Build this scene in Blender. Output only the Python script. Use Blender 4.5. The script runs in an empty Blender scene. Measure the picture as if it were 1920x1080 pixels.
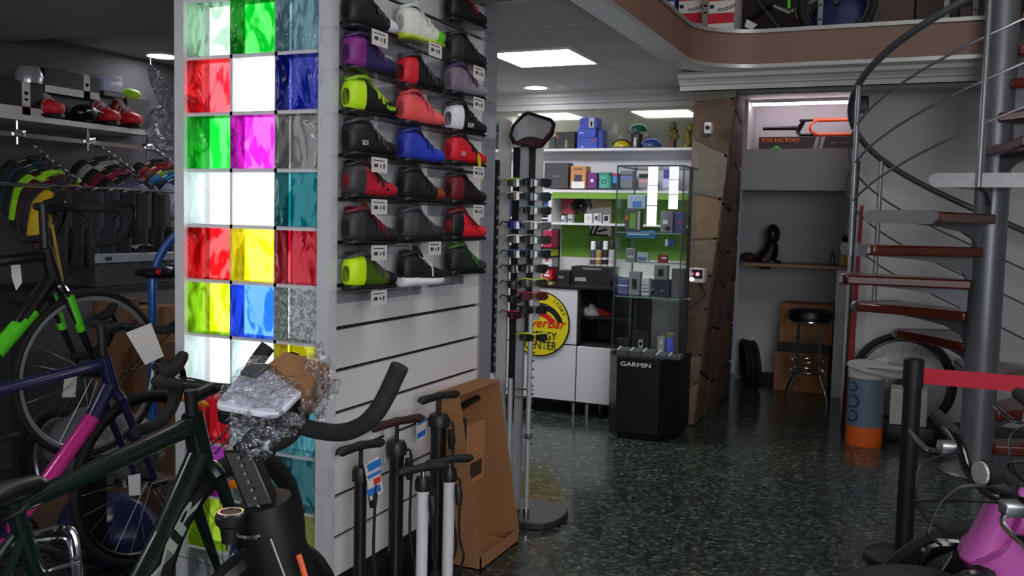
import bpy, bmesh, math, random
from mathutils import Vector, Matrix
random.seed(7)
PI = math.pi
sc = bpy.context.scene
COL = sc.collection
# ------------------------------------------------------------------ camera
F = 1725.0
EYE = Vector((0, 0, 1.5))
_Y = Vector((768, 110, -1725.)).normalized()
_X = Vector((3910, -222, 1725.)); _X = (_X - _X.dot(_Y)*_Y).normalized()
_Z = _X.cross(_Y)
R3 = Matrix((_X, _Y, _Z))            # camera space -> world space
cam_d = bpy.data.cameras.new('camera')
cam = bpy.data.objects.new('camera', cam_d)
COL.objects.link(cam)
cam_d.sensor_width = 36.0
cam_d.lens = F/1920*36.0
cam_d.clip_start = 0.05
cam.matrix_world = Matrix.Translation(EYE) @ R3.to_4x4()
sc.camera = cam
# ------------------------------------------------------------------ world, exposure, main lights
w = bpy.data.worlds.new('world'); sc.world = w; w.use_nodes = True
w.node_tree.nodes['Background'].inputs[0].default_value = (0.62, 0.72, 0.85, 1)
w.node_tree.nodes['Background'].inputs[1].default_value = 0.085
sc.view_settings.view_transform = 'Standard'
sc.view_settings.look = 'None'
sc.view_settings.exposure = 0.0
sc.view_settings.gamma = 1.0
sc.view_settings.use_curve_mapping = False
PANEL_E, DOWN_E, BLOCK_E, NICHE_E = 26.0, 40.0, 3.2, 3.2
def area(name, loc, to, sx, sy, power, rgb=(1, 1, 1)):
    d = bpy.data.lights.new(name, 'AREA'); d.shape = 'RECTANGLE'; d.size = sx; d.size_y = sy; d.energy = power; d.color = rgb
    o = bpy.data.objects.new(name, d); COL.objects.link(o); o.location = loc
    o.rotation_euler = (Vector(to)-Vector(loc)).to_track_quat('-Z', 'Y').to_euler(); return o
area('shop_window_daylight', (1.9, -1.2, 2.0), (-1.2, 4.2, 1.5), 2.6, 2.2, 132, (.93, .96, 1))
area('stairwell_fill_light', (.6, 3.2, 5.0), (.4, 4.6, 0), 2.0, 1.2, 60, (1, .97, .93))  # unseen fill added above the stairwell for more ambient light
area('front_fill_light', (-1.2, -2.4, 1.5), (-2.2, 3.5, 1.6), 2.2, 1.6, 27, (.93, .96, 1))  # fill added from the camera side to brighten front faces and the left
area('left_aisle_lamp', (-3.5, 1.0, 2.38), (-3.5, 1.0, 0), .6, .6, 9, (.97, .98, 1))

# ------------------------------------------------------------------ placing helpers: pixel on a plane -> point
def ray(x, y): return R3 @ Vector((x-960, 540-y, -F))
def onX(x, y, v): d = ray(x, y); return EYE + d*((v-EYE.x)/d.x)
def onY(x, y, v): d = ray(x, y); return EYE + d*((v-EYE.y)/d.y)
def onZ(x, y, v=0): d = ray(x, y); return EYE + d*((v-EYE.z)/d.z)
def PD(x, y, d): return EYE + ray(x, y)*(d/F)

# ------------------------------------------------------------------ materials
_M = {}
def lin(c): return tuple(((v/255)/12.92 if v/255 <= 0.04045 else ((v/255+0.055)/1.055)**2.4) for v in c)
def mat(name, rgb=(128, 128, 128), rough=.6, metal=0, var=.12, scale=30, bump=0, emit=0, spec=.5, coat=0):
    key = (name, tuple(rgb), rough, metal)
    if key in _M: return _M[key]
    m = bpy.data.materials.new(name); m.use_nodes = True
    nt = m.node_tree; b = nt.nodes['Principled BSDF']
    c = lin(rgb)
    tc = nt.nodes.new('ShaderNodeTexCoord'); nz = nt.nodes.new('ShaderNodeTexNoise')
    nz.inputs['Scale'].default_value = scale; nz.inputs['Detail'].default_value = 3
    nt.links.new(tc.outputs['Object'], nz.inputs['Vector'])
    mx = nt.nodes.new('ShaderNodeMix'); mx.data_type = 'RGBA'
    mx.inputs[6].default_value = (*[v*(1-var) for v in c], 1); mx.inputs[7].default_value = (*[min(1, v*(1+var)) for v in c], 1)
    nt.links.new(nz.outputs['Fac'], mx.inputs[0]); nt.links.new(mx.outputs[2], b.inputs['Base Color'])
    b.inputs['Roughness'].default_value = rough; b.inputs['Metallic'].default_value = metal
    b.inputs['Specular IOR Level'].default_value = spec
    if coat: b.inputs['Coat Weight'].default_value = coat; b.inputs['Coat Roughness'].default_value = .08
    if emit:
        b.inputs['Emission Color'].default_value = (*c, 1); b.inputs['Emission Strength'].default_value = emit
    if bump:
        bp = nt.nodes.new('ShaderNodeBump'); bp.inputs['Strength'].default_value = bump; bp.inputs['Distance'].default_value = .01
        nt.links.new(nz.outputs['Fac'], bp.inputs['Height']); nt.links.new(bp.outputs['Normal'], b.inputs['Normal'])
    _M[key] = m
    return m
def glass_mat(name, tint=(235, 245, 245), refl=.08, rough=.02, film=0, wave=0):
    key = ('g', name)
    if key in _M: return _M[key]
    m = bpy.data.materials.new(name); m.use_nodes = True; nt = m.node_tree
    for n in list(nt.nodes): nt.nodes.remove(n)
    out = nt.nodes.new('ShaderNodeOutputMaterial'); tr = nt.nodes.new('ShaderNodeBsdfTransparent'); gl = nt.nodes.new('ShaderNodeBsdfGlossy')
    tr.inputs[0].default_value = (*lin(tint), 1); gl.inputs['Roughness'].default_value = rough
    fr = nt.nodes.new('ShaderNodeLayerWeight'); fr.inputs[0].default_value = .5
    pw = nt.nodes.new('ShaderNodeMath'); pw.operation = 'POWER'; pw.inputs[1].default_value = 4.0; nt.links.new(fr.outputs['Facing'], pw.inputs[0])
    ad = nt.nodes.new('ShaderNodeMath'); ad.operation = 'MULTIPLY_ADD'; ad.inputs[1].default_value = min(.7, refl*9); ad.inputs[2].default_value = film+refl*.45
    ad.use_clamp = True
    nt.links.new(pw.outputs[0], ad.inputs[0])
    mx = nt.nodes.new('ShaderNodeMixShader'); nt.links.new(ad.outputs[0], mx.inputs[0])
    nt.links.new(tr.outputs[0], mx.inputs[1]); nt.links.new(gl.outputs[0], mx.inputs[2]); nt.links.new(mx.outputs[0], out.inputs[0])
    if wave:
        tc = nt.nodes.new('ShaderNodeTexCoord'); nz = nt.nodes.new('ShaderNodeTexNoise'); nz.inputs['Scale'].default_value = wave; nz.inputs['Detail'].default_value = 4
        nz.inputs['Distortion'].default_value = 1.5
        nt.links.new(tc.outputs['Object'], nz.inputs['Vector'])
        bp = nt.nodes.new('ShaderNodeBump'); bp.inputs['Strength'].default_value = 1; bp.inputs['Distance'].default_value = .03
        nt.links.new(nz.outputs['Fac'], bp.inputs['Height']); nt.links.new(bp.outputs['Normal'], gl.inputs['Normal']); nt.links.new(bp.outputs['Normal'], fr.inputs['Normal'])
    _M[key] = m
    return m
def emit_mat(name, rgb, s):
    key = ('e', name)
    if key in _M: return _M[key]
    m = bpy.data.materials.new(name); m.use_nodes = True; nt = m.node_tree
    b = nt.nodes['Principled BSDF']; b.inputs['Base Color'].default_value = (.8, .8, .8, 1)
    b.inputs['Emission Color'].default_value = (*lin(rgb), 1); b.inputs['Emission Strength'].default_value = s
    _M[key] = m
    return m
def block_mat(name, tint, clear=.65, pattern='wave', pale=.25):
    """coloured hollow glass block: tinted see-through glass with a wavy pressed relief"""
    key = ('b', name)
    if key in _M: return _M[key]
    m = bpy.data.materials.new(name); m.use_nodes = True; nt = m.node_tree; L = nt.links
    for n in list(nt.nodes): nt.nodes.remove(n)
    out = nt.nodes.new('ShaderNodeOutputMaterial')
    tc = nt.nodes.new('ShaderNodeTexCoord')
    mp = nt.nodes.new('ShaderNodeMapping'); mp.inputs['Scale'].default_value = (1, 1, .45) if pattern == 'wave' else (1, 1, 1)
    L.new(tc.outputs['Object'], mp.inputs[0])
    nz = nt.nodes.new('ShaderNodeTexNoise'); nz.inputs['Scale'].default_value = 14 if pattern == 'wave' else 45
    nz.inputs['Detail'].default_value = 2; nz.inputs['Distortion'].default_value = 1.2
    L.new(mp.outputs[0], nz.inputs['Vector'])
    rp = nt.nodes.new('ShaderNodeValToRGB'); rp.color_ramp.elements[0].position = .44; rp.color_ramp.elements[1].position = .52  # bright and dark tint waves paint refraction highlights into the glass
    c = lin(tint)
    rp.color_ramp.elements[0].color = (*[v*(.93 if clear > .8 else .55) for v in c], 1)
    rp.color_ramp.elements[1].color = (*[min(1, v+(1-v)*pale*.25) for v in c], 1)
    L.new(nz.outputs['Fac'], rp.inputs[0])
    tr = nt.nodes.new('ShaderNodeBsdfTransparent'); L.new(rp.outputs[0], tr.inputs[0])
    pb = nt.nodes.new('ShaderNodeBsdfPrincipled'); pb.inputs['Roughness'].default_value = .12
    L.new(rp.outputs[0], pb.inputs['Base Color'])
    bp = nt.nodes.new('ShaderNodeBump'); bp.inputs['Strength'].default_value = .9; bp.inputs['Distance'].default_value = .03
    L.new(nz.outputs['Fac'], bp.inputs['Height']); L.new(bp.outputs[0], pb.inputs['Normal'])
    mx = nt.nodes.new('ShaderNodeMixShader'); mx.inputs[0].default_value = 1-clear
    L.new(tr.outputs[0], mx.inputs[1]); L.new(pb.outputs[0], mx.inputs[2]); L.new(mx.outputs[0], out.inputs[0])
    _M[key] = m
    return m

BLACK = mat('black_plastic', (18, 18, 20), .45)
RUBBER = mat('black_rubber', (16, 16, 17), .75, bump=.2, scale=200)
FOAM = mat('black_foam', (22, 22, 25), .8, bump=.15, scale=300)
GLOSSK = mat('gloss_black', (12, 12, 14), .2)
CHROME = mat('chrome', (215, 215, 220), .12, 1)
ALU = mat('brushed_aluminium', (160, 162, 166), .35, .9)
STEEL = mat('grey_painted_steel', (112, 114, 120), .38, .55)
WHITEP = mat('white_plastic', (225, 225, 228), .4)
PAPER = mat('white_card', (205, 200, 196), .8)
CARTON = mat('brown_cardboard', (150, 104, 66), .85, scale=8)
GLASS = glass_mat('clear_glass', (251, 254, 253), .05)
ACRYL = glass_mat('clear_acrylic', (250, 250, 252), .025, .15, .02)
WRAP = glass_mat('crinkled_clear_film', (240, 241, 246), .09, .2, .17, 26)

# ------------------------------------------------------------------ mesh builder
class MB:
    def __init__(s): s.bm = bmesh.new()
    def _x(s, vs, loc=None, rot=None, M=None):
        if rot is not None: bmesh.ops.rotate(s.bm, verts=vs, cent=(0, 0, 0), matrix=rot)
        if M is not None: bmesh.ops.transform(s.bm, matrix=M, verts=vs)
        if loc is not None: bmesh.ops.translate(s.bm, verts=vs, vec=loc)
    def box(s, c, d, rot=None, bev=0):
        r = bmesh.ops.create_cube(s.bm, size=1); vs = r['verts']
        bmesh.ops.scale(s.bm, vec=d, verts=vs)
        if bev:
            es = list({e for v in vs for e in v.link_edges})
            g = bmesh.ops.bevel(s.bm, geom=es, offset=bev, segments=2, affect='EDGES', profile=.5)
            vs = list({v for f in g['faces'] for v in f.verts} | {v for v in vs if v.is_valid})
        s._x(vs, c, rot); return s
    def b2(s, a, b, bev=0):
        a, b = Vector(a), Vector(b)
        return s.box((a+b)/2, [abs(v) for v in (b-a)], bev=bev)
    def cyl(s, p, q, r, r2=None, seg=12, cap=True):
        p, q = Vector(p), Vector(q); d = q-p
        if d.length < 1e-6: return s
        g = bmesh.ops.create_cone(s.bm, cap_ends=cap, segments=seg, radius1=r, radius2=r if r2 is None else r2, depth=d.length)
        s._x(g['verts'], (p+q)/2, d.to_track_quat('Z', 'Y').to_matrix()); return s
    def sph(s, c, r, sc_=(1, 1, 1), rot=None, u=14, v=9):
        g = bmesh.ops.create_uvsphere(s.bm, u_segments=u, v_segments=v, radius=r)
        bmesh.ops.scale(s.bm, vec=sc_, verts=g['verts']); s._x(g['verts'], c, rot); return s
    def ring_faces(s, rings, closed=False, cap=True, loop=True):
        R = [[s.bm.verts.new(p) for p in r] for r in rings]
        n = len(R[0]); m = len(R)
        for i in range(m if closed else m-1):
            a, b = R[i], R[(i+1) % m]
            for j in range(n if loop else n-1):
                k = (j+1) % n
                try: s.bm.faces.new((a[j], a[k], b[k], b[j]))
                except ValueError: pass
        if cap and not closed and loop:
            try: s.bm.faces.new(R[0][::-1]); s.bm.faces.new(R[-1])
            except ValueError: pass
        return s
    def tube(s, pts, r, seg=8, closed=False, smooth=0, cap=True):
        pts = [Vector(p) for p in pts]
        rs = list(r) if isinstance(r, (list, tuple)) else [r]*len(pts)
        if smooth:
            P, Q = [], []
            n = len(pts)
            rng = range(n) if closed else range(n-1)
            for i in rng:
                p0 = pts[(i-1) % n] if closed else pts[max(i-1, 0)]; p1 = pts[i]; p2 = pts[(i+1) % n]; p3 = pts[(i+2) % n] if closed else pts[min(i+2, n-1)]
                for k in range(smooth):
                    t = k/smooth
                    P.append(.5*((2*p1)+(-p0+p2)*t+(2*p0-5*p1+4*p2-p3)*t*t+(-p0+3*p1-3*p2+p3)*t**3)); Q.append(rs[i]*(1-t)+rs[(i+1) % n]*t)
            if not closed: P.append(pts[-1]); Q.append(rs[-1])
            pts, rs = P, Q
        n = len(pts); rings = []; up = None
        for i in range(n):
            if closed: t = pts[(i+1) % n]-pts[i-1]
            else: t = pts[min(i+1, n-1)]-pts[max(i-1, 0)]
            if t.length < 1e-9: t = Vector((0, 0, 1))
            t.normalize()
            if up is None:
                up = Vector((0, 0, 1)) if abs(t.z) < .9 else Vector((1, 0, 0))
            u = up-up.dot(t)*t
            if u.length < 1e-4: u = Vector((1, 0, 0))-t.x*t
            u.normalize(); up = u; v = t.cross(u)
            rings.append([pts[i]+(u*math.cos(a)+v*math.sin(a))*rs[i] for a in [2*PI*k/seg for k in range(seg)]])
        return s.ring_faces(rings, closed=closed, cap=cap)
    def torus(s, c, R, r, axis=(0, 1, 0), seg=40, rs=8, sq=1):
        ax = Vector(axis).normalized(); u = ax.orthogonal().normalized(); v = ax.cross(u); c = Vector(c)
        rings = []
        for k in range(seg):
            a = 2*PI*k/seg; d = u*math.cos(a)+v*math.sin(a)
            rings.append([c+d*(R+r*math.cos(b))+ax*(r*sq*math.sin(b)) for b in [2*PI*j/rs for j in range(rs)]])
        return s.ring_faces(rings, closed=True)
    def prism(s, poly, dvec):
        """extrude a planar 3D polygon by dvec"""
        d = Vector(dvec); a = [s.bm.verts.new(p) for p in poly]; b = [s.bm.verts.new(Vector(p)+d) for p in poly]; n = len(a)
        try:
            s.bm.faces.new(a[::-1]); s.bm.faces.new(b)
            for i in range(n): s.bm.faces.new((a[i], a[(i+1) % n], b[(i+1) % n], b[i]))
        except ValueError: pass
        return s
    def lathe(s, prof, c=(0, 0, 0), seg=24, axis='Z', cap=True):
        c = Vector(c); rings = []
        for r, z in prof:
            rings.append([c+Vector((r*math.cos(2*PI*k/seg), r*math.sin(2*PI*k/seg), z)) for k in range(seg)])
        return s.ring_faces(rings, cap=cap)
    def build(s, name, m=None, parent=None, local=False, smooth=None, bev=0, **kw):
        bmesh.ops.recalc_face_normals(s.bm, faces=s.bm.faces)
        me = bpy.data.meshes.new(name); s.bm.to_mesh(me); s.bm.free()
        o = bpy.data.objects.new(name, me); COL.objects.link(o)
        if m: me.materials.append(m)
        if smooth is None: smooth = 35
        if smooth:
            me.polygons.foreach_set('use_smooth', [True]*len(me.polygons)); me.set_sharp_from_angle(angle=math.radians(smooth))
        if parent:
            o.parent = parent
            if not local: me.transform(wm(parent).inverted())
        if bev:
            md = o.modifiers.new('bevel', 'BEVEL'); md.width = bev; md.segments = 2; md.limit_method = 'ANGLE'
        for k, v in kw.items():
            if v: o[k] = v
        return o
def wm(o):
    m = o.matrix_basis.copy()
    while o.parent: o = o.parent; m = o.matrix_basis @ m
    return m
def thing(name, label, cat, loc=(0, 0, 0), rz=0, group=None):
    o = bpy.data.objects.new(name, None); COL.objects.link(o); o.empty_display_size = .05
    o.location = loc; o.rotation_euler = (0, 0, rz); o['label'] = label; o['category'] = cat
    if group: o['group'] = group
    return o
def tag(o, label, cat, group=None):
    """give a one-mesh thing its origin at its own base, and its description"""
    me = o.data
    xs = [v.co for v in me.vertices]
    c = Vector(((min(v.x for v in xs)+max(v.x for v in xs))/2, (min(v.y for v in xs)+max(v.y for v in xs))/2, min(v.z for v in xs)))
    me.transform(Matrix.Translation(-c)); o.location = c
    o['label'] = label; o['category'] = cat
    if group: o['group'] = group
    return o
def struct(o): o['kind'] = 'structure'; return o
def text(s, size, origin, xdir, ydir, m, name='lettering', parent=None, depth=.002, width=None, font_shear=0, local=False):
    cu = bpy.data.curves.new(name, 'FONT'); cu.body = s; cu.size = 1; cu.extrude = 0; cu.align_x = 'CENTER'; cu.align_y = 'CENTER'; cu.shear = font_shear
    cu.offset = .015
    t = bpy.data.objects.new(name, cu); COL.objects.link(t)
    bpy.context.view_layer.update()
    me = bpy.data.meshes.new_from_object(t.evaluated_get(bpy.context.evaluated_depsgraph_get()))
    bpy.data.objects.remove(t); me.name = name
    xs = [v.co.x for v in me.vertices]; ys = [v.co.y for v in me.vertices]
    wd = max(xs)-min(xs); ht = max(ys)-min(ys); cx = (max(xs)+min(xs))/2; cy = (max(ys)+min(ys))/2
    sx = (width/wd) if width else size/ht
    sy = size/ht
    X = Vector(xdir).normalized(); Y = Vector(ydir).normalized(); N = X.cross(Y)
    for v in me.vertices: v.co = Vector(origin)+X*((v.co.x-cx)*sx)+Y*((v.co.y-cy)*sy)+N*depth
    me.materials.clear(); me.materials.append(m)
    o = bpy.data.objects.new(name, me); COL.objects.link(o)
    if parent:
        o.parent = parent
        if not local: me.transform(wm(parent).inverted())
    return o

# ================================================================== STRUCTURE
WALLM = mat('grey_white_wall_paint', (186, 184, 184), .7, var=.03)
CEILM = mat('ceiling_tile_mineral', (206, 206, 206), .85, var=.05, scale=120)
def floor_mat():
    m = bpy.data.materials.new('green_terrazzo'); m.use_nodes = True; nt = m.node_tree; L = nt.links; b = nt.nodes['Principled BSDF']
    tc = nt.nodes.new('ShaderNodeTexCoord'); v = nt.nodes.new('ShaderNodeTexVoronoi'); v.inputs['Scale'].default_value = 52
    L.new(tc.outputs['Object'], v.inputs['Vector'])
    r = nt.nodes.new('ShaderNodeValToRGB'); e = r.color_ramp.elements
    sp = nt.nodes.new('ShaderNodeSeparateColor'); L.new(v.outputs['Color'], sp.inputs[0]); L.new(sp.outputs[0], r.inputs[0])
    e[0].position = 0; e[0].color = (*lin((36, 44, 42)), 1); e[1].position = 1; e[1].color = (*lin((160, 166, 140)), 1)
    for p, c in ((.2, (52, 66, 58)), (.4, (66, 80, 72)), (.55, (44, 50, 58)), (.72, (84, 98, 86)), (.9, (98, 110, 96)), (.98, (126, 132, 112))):
        n = e.new(p); n.color = (*lin(c), 1)
    r.color_ramp.interpolation = 'CONSTANT'
    v2 = nt.nodes.new('ShaderNodeTexNoise'); v2.inputs['Scale'].default_value = 150; L.new(tc.outputs['Object'], v2.inputs['Vector'])
    mx = nt.nodes.new('ShaderNodeMix'); mx.data_type = 'RGBA'; mx.blend_type = 'MULTIPLY'; mx.inputs[0].default_value = .8
    L.new(r.outputs[0], mx.inputs[6]); L.new(v2.outputs['Fac'], mx.inputs[7]); L.new(mx.outputs[2], b.inputs['Base Color'])
    b.inputs['Roughness'].default_value = .17; b.inputs['Specular IOR Level'].default_value = .4
    return m
struct(MB().b2((-5.2, -3, -.1), (3, 9.4, 0)).build('floor', floor_mat(), smooth=0))
# main ceiling: slab over the shop (left of the stair opening) and behind the mezzanine edge
CZ = 2.6
sl = MB(); sl.b2((-4.75, 3.6, CZ+.03), (-1.62, 9.4, CZ+.12)); sl.b2((-5.2, 3.6, 2.5), (-3.95, 9.4, 2.72)); sl.b2((-1.62, 7.0, CZ+.03), (3, 9.4, CZ+.12))
struct(sl.build('ceiling', mat('ceiling_plaster', (150, 148, 148), .85, var=.03), smooth=0))
struct(MB().b2((-5.2, -3, 2.42), (-1.62, 3.62, 2.66)).build('ceiling', mat('soffit_plaster', (158, 156, 156), .85, var=.03), smooth=0))
# tiles
grid = thing('suspended_ceiling', 'grey square mineral tiles of the suspended ceiling around the light panel', 'ceiling tiles', (-2.4, 5.6, CZ)); grid['kind'] = 'structure'
del grid['category']
P = .61
xs = [-2.09+P*k for k in range(-4, 2)]; ys = [5.55+P*k for k in range(-3, 4)]
tile_me = None
for x in xs:
    for y in ys:
        x1 = min(x, -1.5); x0 = x-P
        if x0 >= -1.5 or y+P > 7.6: continue
        if (abs(x+2.09) < .01 or abs(x+2.09+2*P) < .01) and abs(y-5.55) < .01: continue
        MB().b2((x0+.009, y+.009, CZ), (x1-.009, y+P-.009, CZ+.02)).build('ceiling_tile', CEILM, grid, smooth=0)
tb = MB()
for x in [xs[0]-P]+xs:
    if x > -1.5: continue
    tb.b2((x-.012, ys[0], CZ+.004), (x+.012, 7.5, CZ+.024))
for y in ys+[ys[-1]+P]:
    tb.b2((xs[0]-P, y-.012, CZ+.003), (-1.5, y+.012, CZ+.023))
tb.build('grid_bar', mat('grid_white', (190, 190, 190), .5), grid, smooth=0)
# plaster between tiles and left wall is the slab itself; curved mezzanine fascia
def arc_pts(off, z):
    """plan line of the mezzanine edge, off = outward offset into the opening"""
    pts = []
    x0, y1, r = -1.48+off, 6.52-off, .42-off*.2
    pts.append((x0, -3, z)); pts.append((x0, 4.0, z)); pts.append((x0, y1-r, z))
    for k in range(1, 9):
        a = PI-k*PI/16
        pts.append((x0+r+r*math.cos(a), y1-r+r*math.sin(a), z))
    pts.append((x0+r+.5, y1, z)); pts.append((3, y1, z))
    return [Vector(p) for p in pts]
def strip(o1, o2, z1, z2):
    m = MB(); A = arc_pts(o1, z1); B = arc_pts(o2, z1); C_ = arc_pts(o2, z2); D = arc_pts(o1, z2)
    return m.ring_faces([[A[i], B[i], C_[i], D[i]] for i in range(len(A))])
struct(strip(-.14, 0, 2.60, 2.81).build('trim_1', mat('brown_fascia', (112, 86, 74), .6, var=.04, scale=4), smooth=60))
struct(strip(-.15, .012, 2.575, 2.60).build('trim_2', mat('metal_edge_strip', (190, 190, 186), .3, .6), smooth=60))
struct(strip(-.15, .012, 2.81, 2.835).build('trim_3', mat('metal_edge_strip', (190, 190, 186), .3, .6), smooth=60))
# mezzanine slab behind the fascia, upper storey shell
mz = MB(); mz.b2((-5.2, -3, 2.72), (-1.62, 9.4, 2.80)); mz.b2((-1.62, 6.66, 2.72), (3, 9.4, 2.80))
struct(mz.build('floor', mat('mezzanine_deck', (70, 62, 56), .7), smooth=0))
struct(MB().b2((-5.2, -3, 5.2), (3, 9.4, 5.3)).build('ceiling', mat('dark_upper_ceiling', (90, 88, 88), .9), smooth=0))
# walls
struct(MB().b2((-5.0, -3, 0), (-4.75, 9.4, 5.2)).build('wall_left', mat('dark_grey_wall', (74, 72, 76), .8, var=.05), smooth=0))
struct(MB().b2((-4.75, 7.52, 0), (-1.59, 7.7, 2.7)).build('wall_back', WALLM, smooth=0))
struct(MB().b2((-1.6, 9.05, 0), (-.45, 9.2, 2.7)).build('wall_alcove', WALLM, smooth=0))
struct(MB().b2((-.5, 7.45, 0), (3, 7.6, 2.7)).build('wall_stairs', WALLM, smooth=0))
struct(MB().b2((-.5, 7.6, 0), (-.4, 9.05, 2.7)).build('wall_niche_side', WALLM, smooth=0))
struct(MB().b2((-5, 9.25, 2.8), (3, 9.4, 5.2)).build('wall_upper', mat('upper_wall_brown', (58, 46, 42), .8), smooth=0))
struct(MB().b2((2.9, -3, 0), (3.0, 9.4, 5.2)).build('wall_right', WALLM, smooth=0))
struct(MB().b2((-1.5, 9.02, 0), (-.5, 9.05, .09)).build('baseboard_alcove', mat('dark_skirting', (24, 24, 26), .4), smooth=0))
struct(MB().b2((-.48, 7.42, 0), (2.9, 7.45, .09)).build('baseboard_stairs', mat('dark_skirting', (24, 24, 26), .4), smooth=0))
# cornices
def cornice(p, q, out, z0, z1, name):
    """stepped moulding running p->q, projecting along out"""
    p, q, out = Vector(p), Vector(q), Vector(out); h = z1-z0
    prof = [(0, 0), (.05, 0), (.05, .28*h), (.075, .34*h), (.075, .42*h), (.10, .62*h), (.13, .70*h), (.13, .92*h), (.16, h), (0, h)]
    m = MB(); m.ring_faces([[b+out*a+Vector((0, 0, z0+c)) for a, c in prof] for b in (p, q)])
    return struct(m.build(name, mat('cornice_white', (196, 194, 192), .55, var=.02), smooth=0))
cornice((-4.7, 7.52, 0), (-1.6, 7.52, 0), (0, -1, 0), 2.45, 2.6, 'trim_4')
cornice((-1.66, 6.74, 0), (2.9, 6.74, 0), (0, -1, 0), 2.462, 2.575, 'trim_5')
struct(MB().b2((-1.64, 6.70, 2.462), (2.9, 6.86, 2.6)).build('trim_6', WALLM, smooth=0))
struct(MB().b2((-1.55, 6.86, 2.46), (2.9, 7.0, 2.72)).build('wall_lintel', WALLM, smooth=0))
struct(MB().b2((-1.55, 7.0, 2.585), (-.5, 8.2, 2.63)).build('ceiling', WALLM, smooth=0))
# mirror band and ledge wall behind the counter
struct(MB().b2((-4.6, 7.16, 0), (-1.6, 7.5, 1.2)).build('wall_counter', WALLM, smooth=0))
lz = onY(1100, 279, 7.16).z
lw = struct(MB().b2((-4.6, 7.30, 1.2), (-1.6, 7.46, lz-.02)).build('wall_ledge', mat('pale_panel', (205, 206, 212), .45, var=.02), smooth=0))
struct(MB().b2((-4.6, 7.12, lz-.02), (-1.6, 7.47, lz)).build('trim_7', WHITEP, smooth=0))
mm = mat('mirror_greenish', (190, 192, 172), .03, .55, var=.0)
mi = thing('wall_mirror', 'long mirror band above the ledge behind the counter', 'mirror', (-3.1, 7.5, lz))
for k in range(3):
    MB().b2((-4.6+k*1.0, 7.485, lz), (-3.604+k*1.0, 7.515, 2.45)).build('mirror_pane', mm, mi, smooth=0)

# stone column
stone_root = thing('stone_column', 'rough brown stone clad column between the counter and the alcove', 'column', (-1.53, 7.4, 0)); stone_root['kind'] = 'structure'; del stone_root['category']
ZT = 2.62
def bil(q, u, v):
    a = q[0].lerp(q[1], u); b = q[3].lerp(q[2], u); return a.lerp(b, v)
fq = [Vector((-1.575, 6.74, 0)), Vector((-1.475, 6.72, 0)), Vector((-1.24, 6.75, ZT)), Vector((-1.575, 6.75, ZT))]
sq = [Vector((-1.475, 6.72, 0)), Vector((-1.49, 8.2, 0)), Vector((-1.47, 8.2, ZT)), Vector((-1.24, 6.75, ZT))]
core = MB()
ins = .02
core.ring_faces([[Vector((-1.575, 6.78, z)), Vector((x-ins, 6.76, z)), Vector((-1.50, 8.2, z)), Vector((-1.575, 8.2, z))] for z, x in ((0, -1.49), (ZT, -1.26))])
core.build('mortar', mat('sandy_mortar', (136, 118, 98), .95, bump=.6, scale=60), stone_root, smooth=0)
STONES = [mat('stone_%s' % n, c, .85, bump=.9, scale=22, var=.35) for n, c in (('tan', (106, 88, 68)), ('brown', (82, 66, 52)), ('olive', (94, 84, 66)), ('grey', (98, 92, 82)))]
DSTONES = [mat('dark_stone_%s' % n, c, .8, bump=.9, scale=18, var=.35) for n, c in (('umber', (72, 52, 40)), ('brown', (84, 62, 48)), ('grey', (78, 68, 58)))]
def stones(q, nu, nv, mats, nrm, gap, rnd):
    g = [[None]*(nv+1) for _ in range(nu+1)]
    for i in range(nu+1):
        for j in range(nv+1):
            u, v = i/nu, j/nv
            if 0 < i < nu: u += rnd.uniform(-.28, .28)/nu
            if 0 < j < nv: v += rnd.uniform(-.3, .3)/nv
            g[i][j] = (u, v)
    for i in range(nu):
        for j in range(nv):
            c = [g[i][j], g[i+1][j], g[i+1][j+1], g[i][j+1]]
            P3 = [bil(q, *p) for p in c]
            # add mid-edge points for an irregular outline
            poly = []
            for k in range(4):
                a, b = P3[k], P3[(k+1) % 4]; poly.append(a); poly.append(a.lerp(b, .5))
            ctr = sum(poly, Vector())/8
            poly2 = []
            for k, p in enumerate(poly):
                d = ctr-p; f = gap/max(d.length, .02)
                if k % 2 == 0: f *= 1.9
                f *= rnd.uniform(.8, 1.3)
                poly2.append(p+d*min(f, .4))
            h = rnd.uniform(.006, .014)
            m = MB(); n = Vector(nrm)
            top = [ctr+(p-ctr)*.86+n*h for p in poly2]
            m.ring_faces([[p-n*.02 for p in poly2], [p+n*h*.55 for p in poly2], top])
            m.build('stone', rnd.choice(mats), stone_root, smooth=60)
rr = random.Random(4)
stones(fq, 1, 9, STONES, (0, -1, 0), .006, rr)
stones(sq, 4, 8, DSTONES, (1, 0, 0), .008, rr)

# ================================================================== CEILING LIGHTS
def square_light(x, y, s, label):
    t = thing('ceiling_light', label, 'ceiling light', (x, y, CZ), group='square ceiling light panels')
    f = MB(); h = s/2
    for a, b in (((-h, -h), (h, -h+.02)), ((-h, h-.02), (h, h)), ((-h, -h+.02), (-h+.02, h-.02)), ((h-.02, -h+.02), (h, h-.02))):
        f.b2((x+a[0], y+a[1], CZ-.012), (x+b[0], y+b[1], CZ+.01))
    f.build('frame', WHITEP, t, smooth=0)
    MB().b2((x-h+.02, y-h+.02, CZ-.006), (x+h-.02, y+h-.02, CZ)).build('diffuser', emit_mat('lit_panel', (250, 250, 255), PANEL_E), t, smooth=0)
square_light(-2.395, 5.855, .6, 'square lit ceiling panel among the tiles')
square_light(-3.615, 5.855, .6, 'added out-of-view square lit ceiling panel behind the shoe wall')  # out-of-view panel added to light the counter; shows only in the mirror
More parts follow.
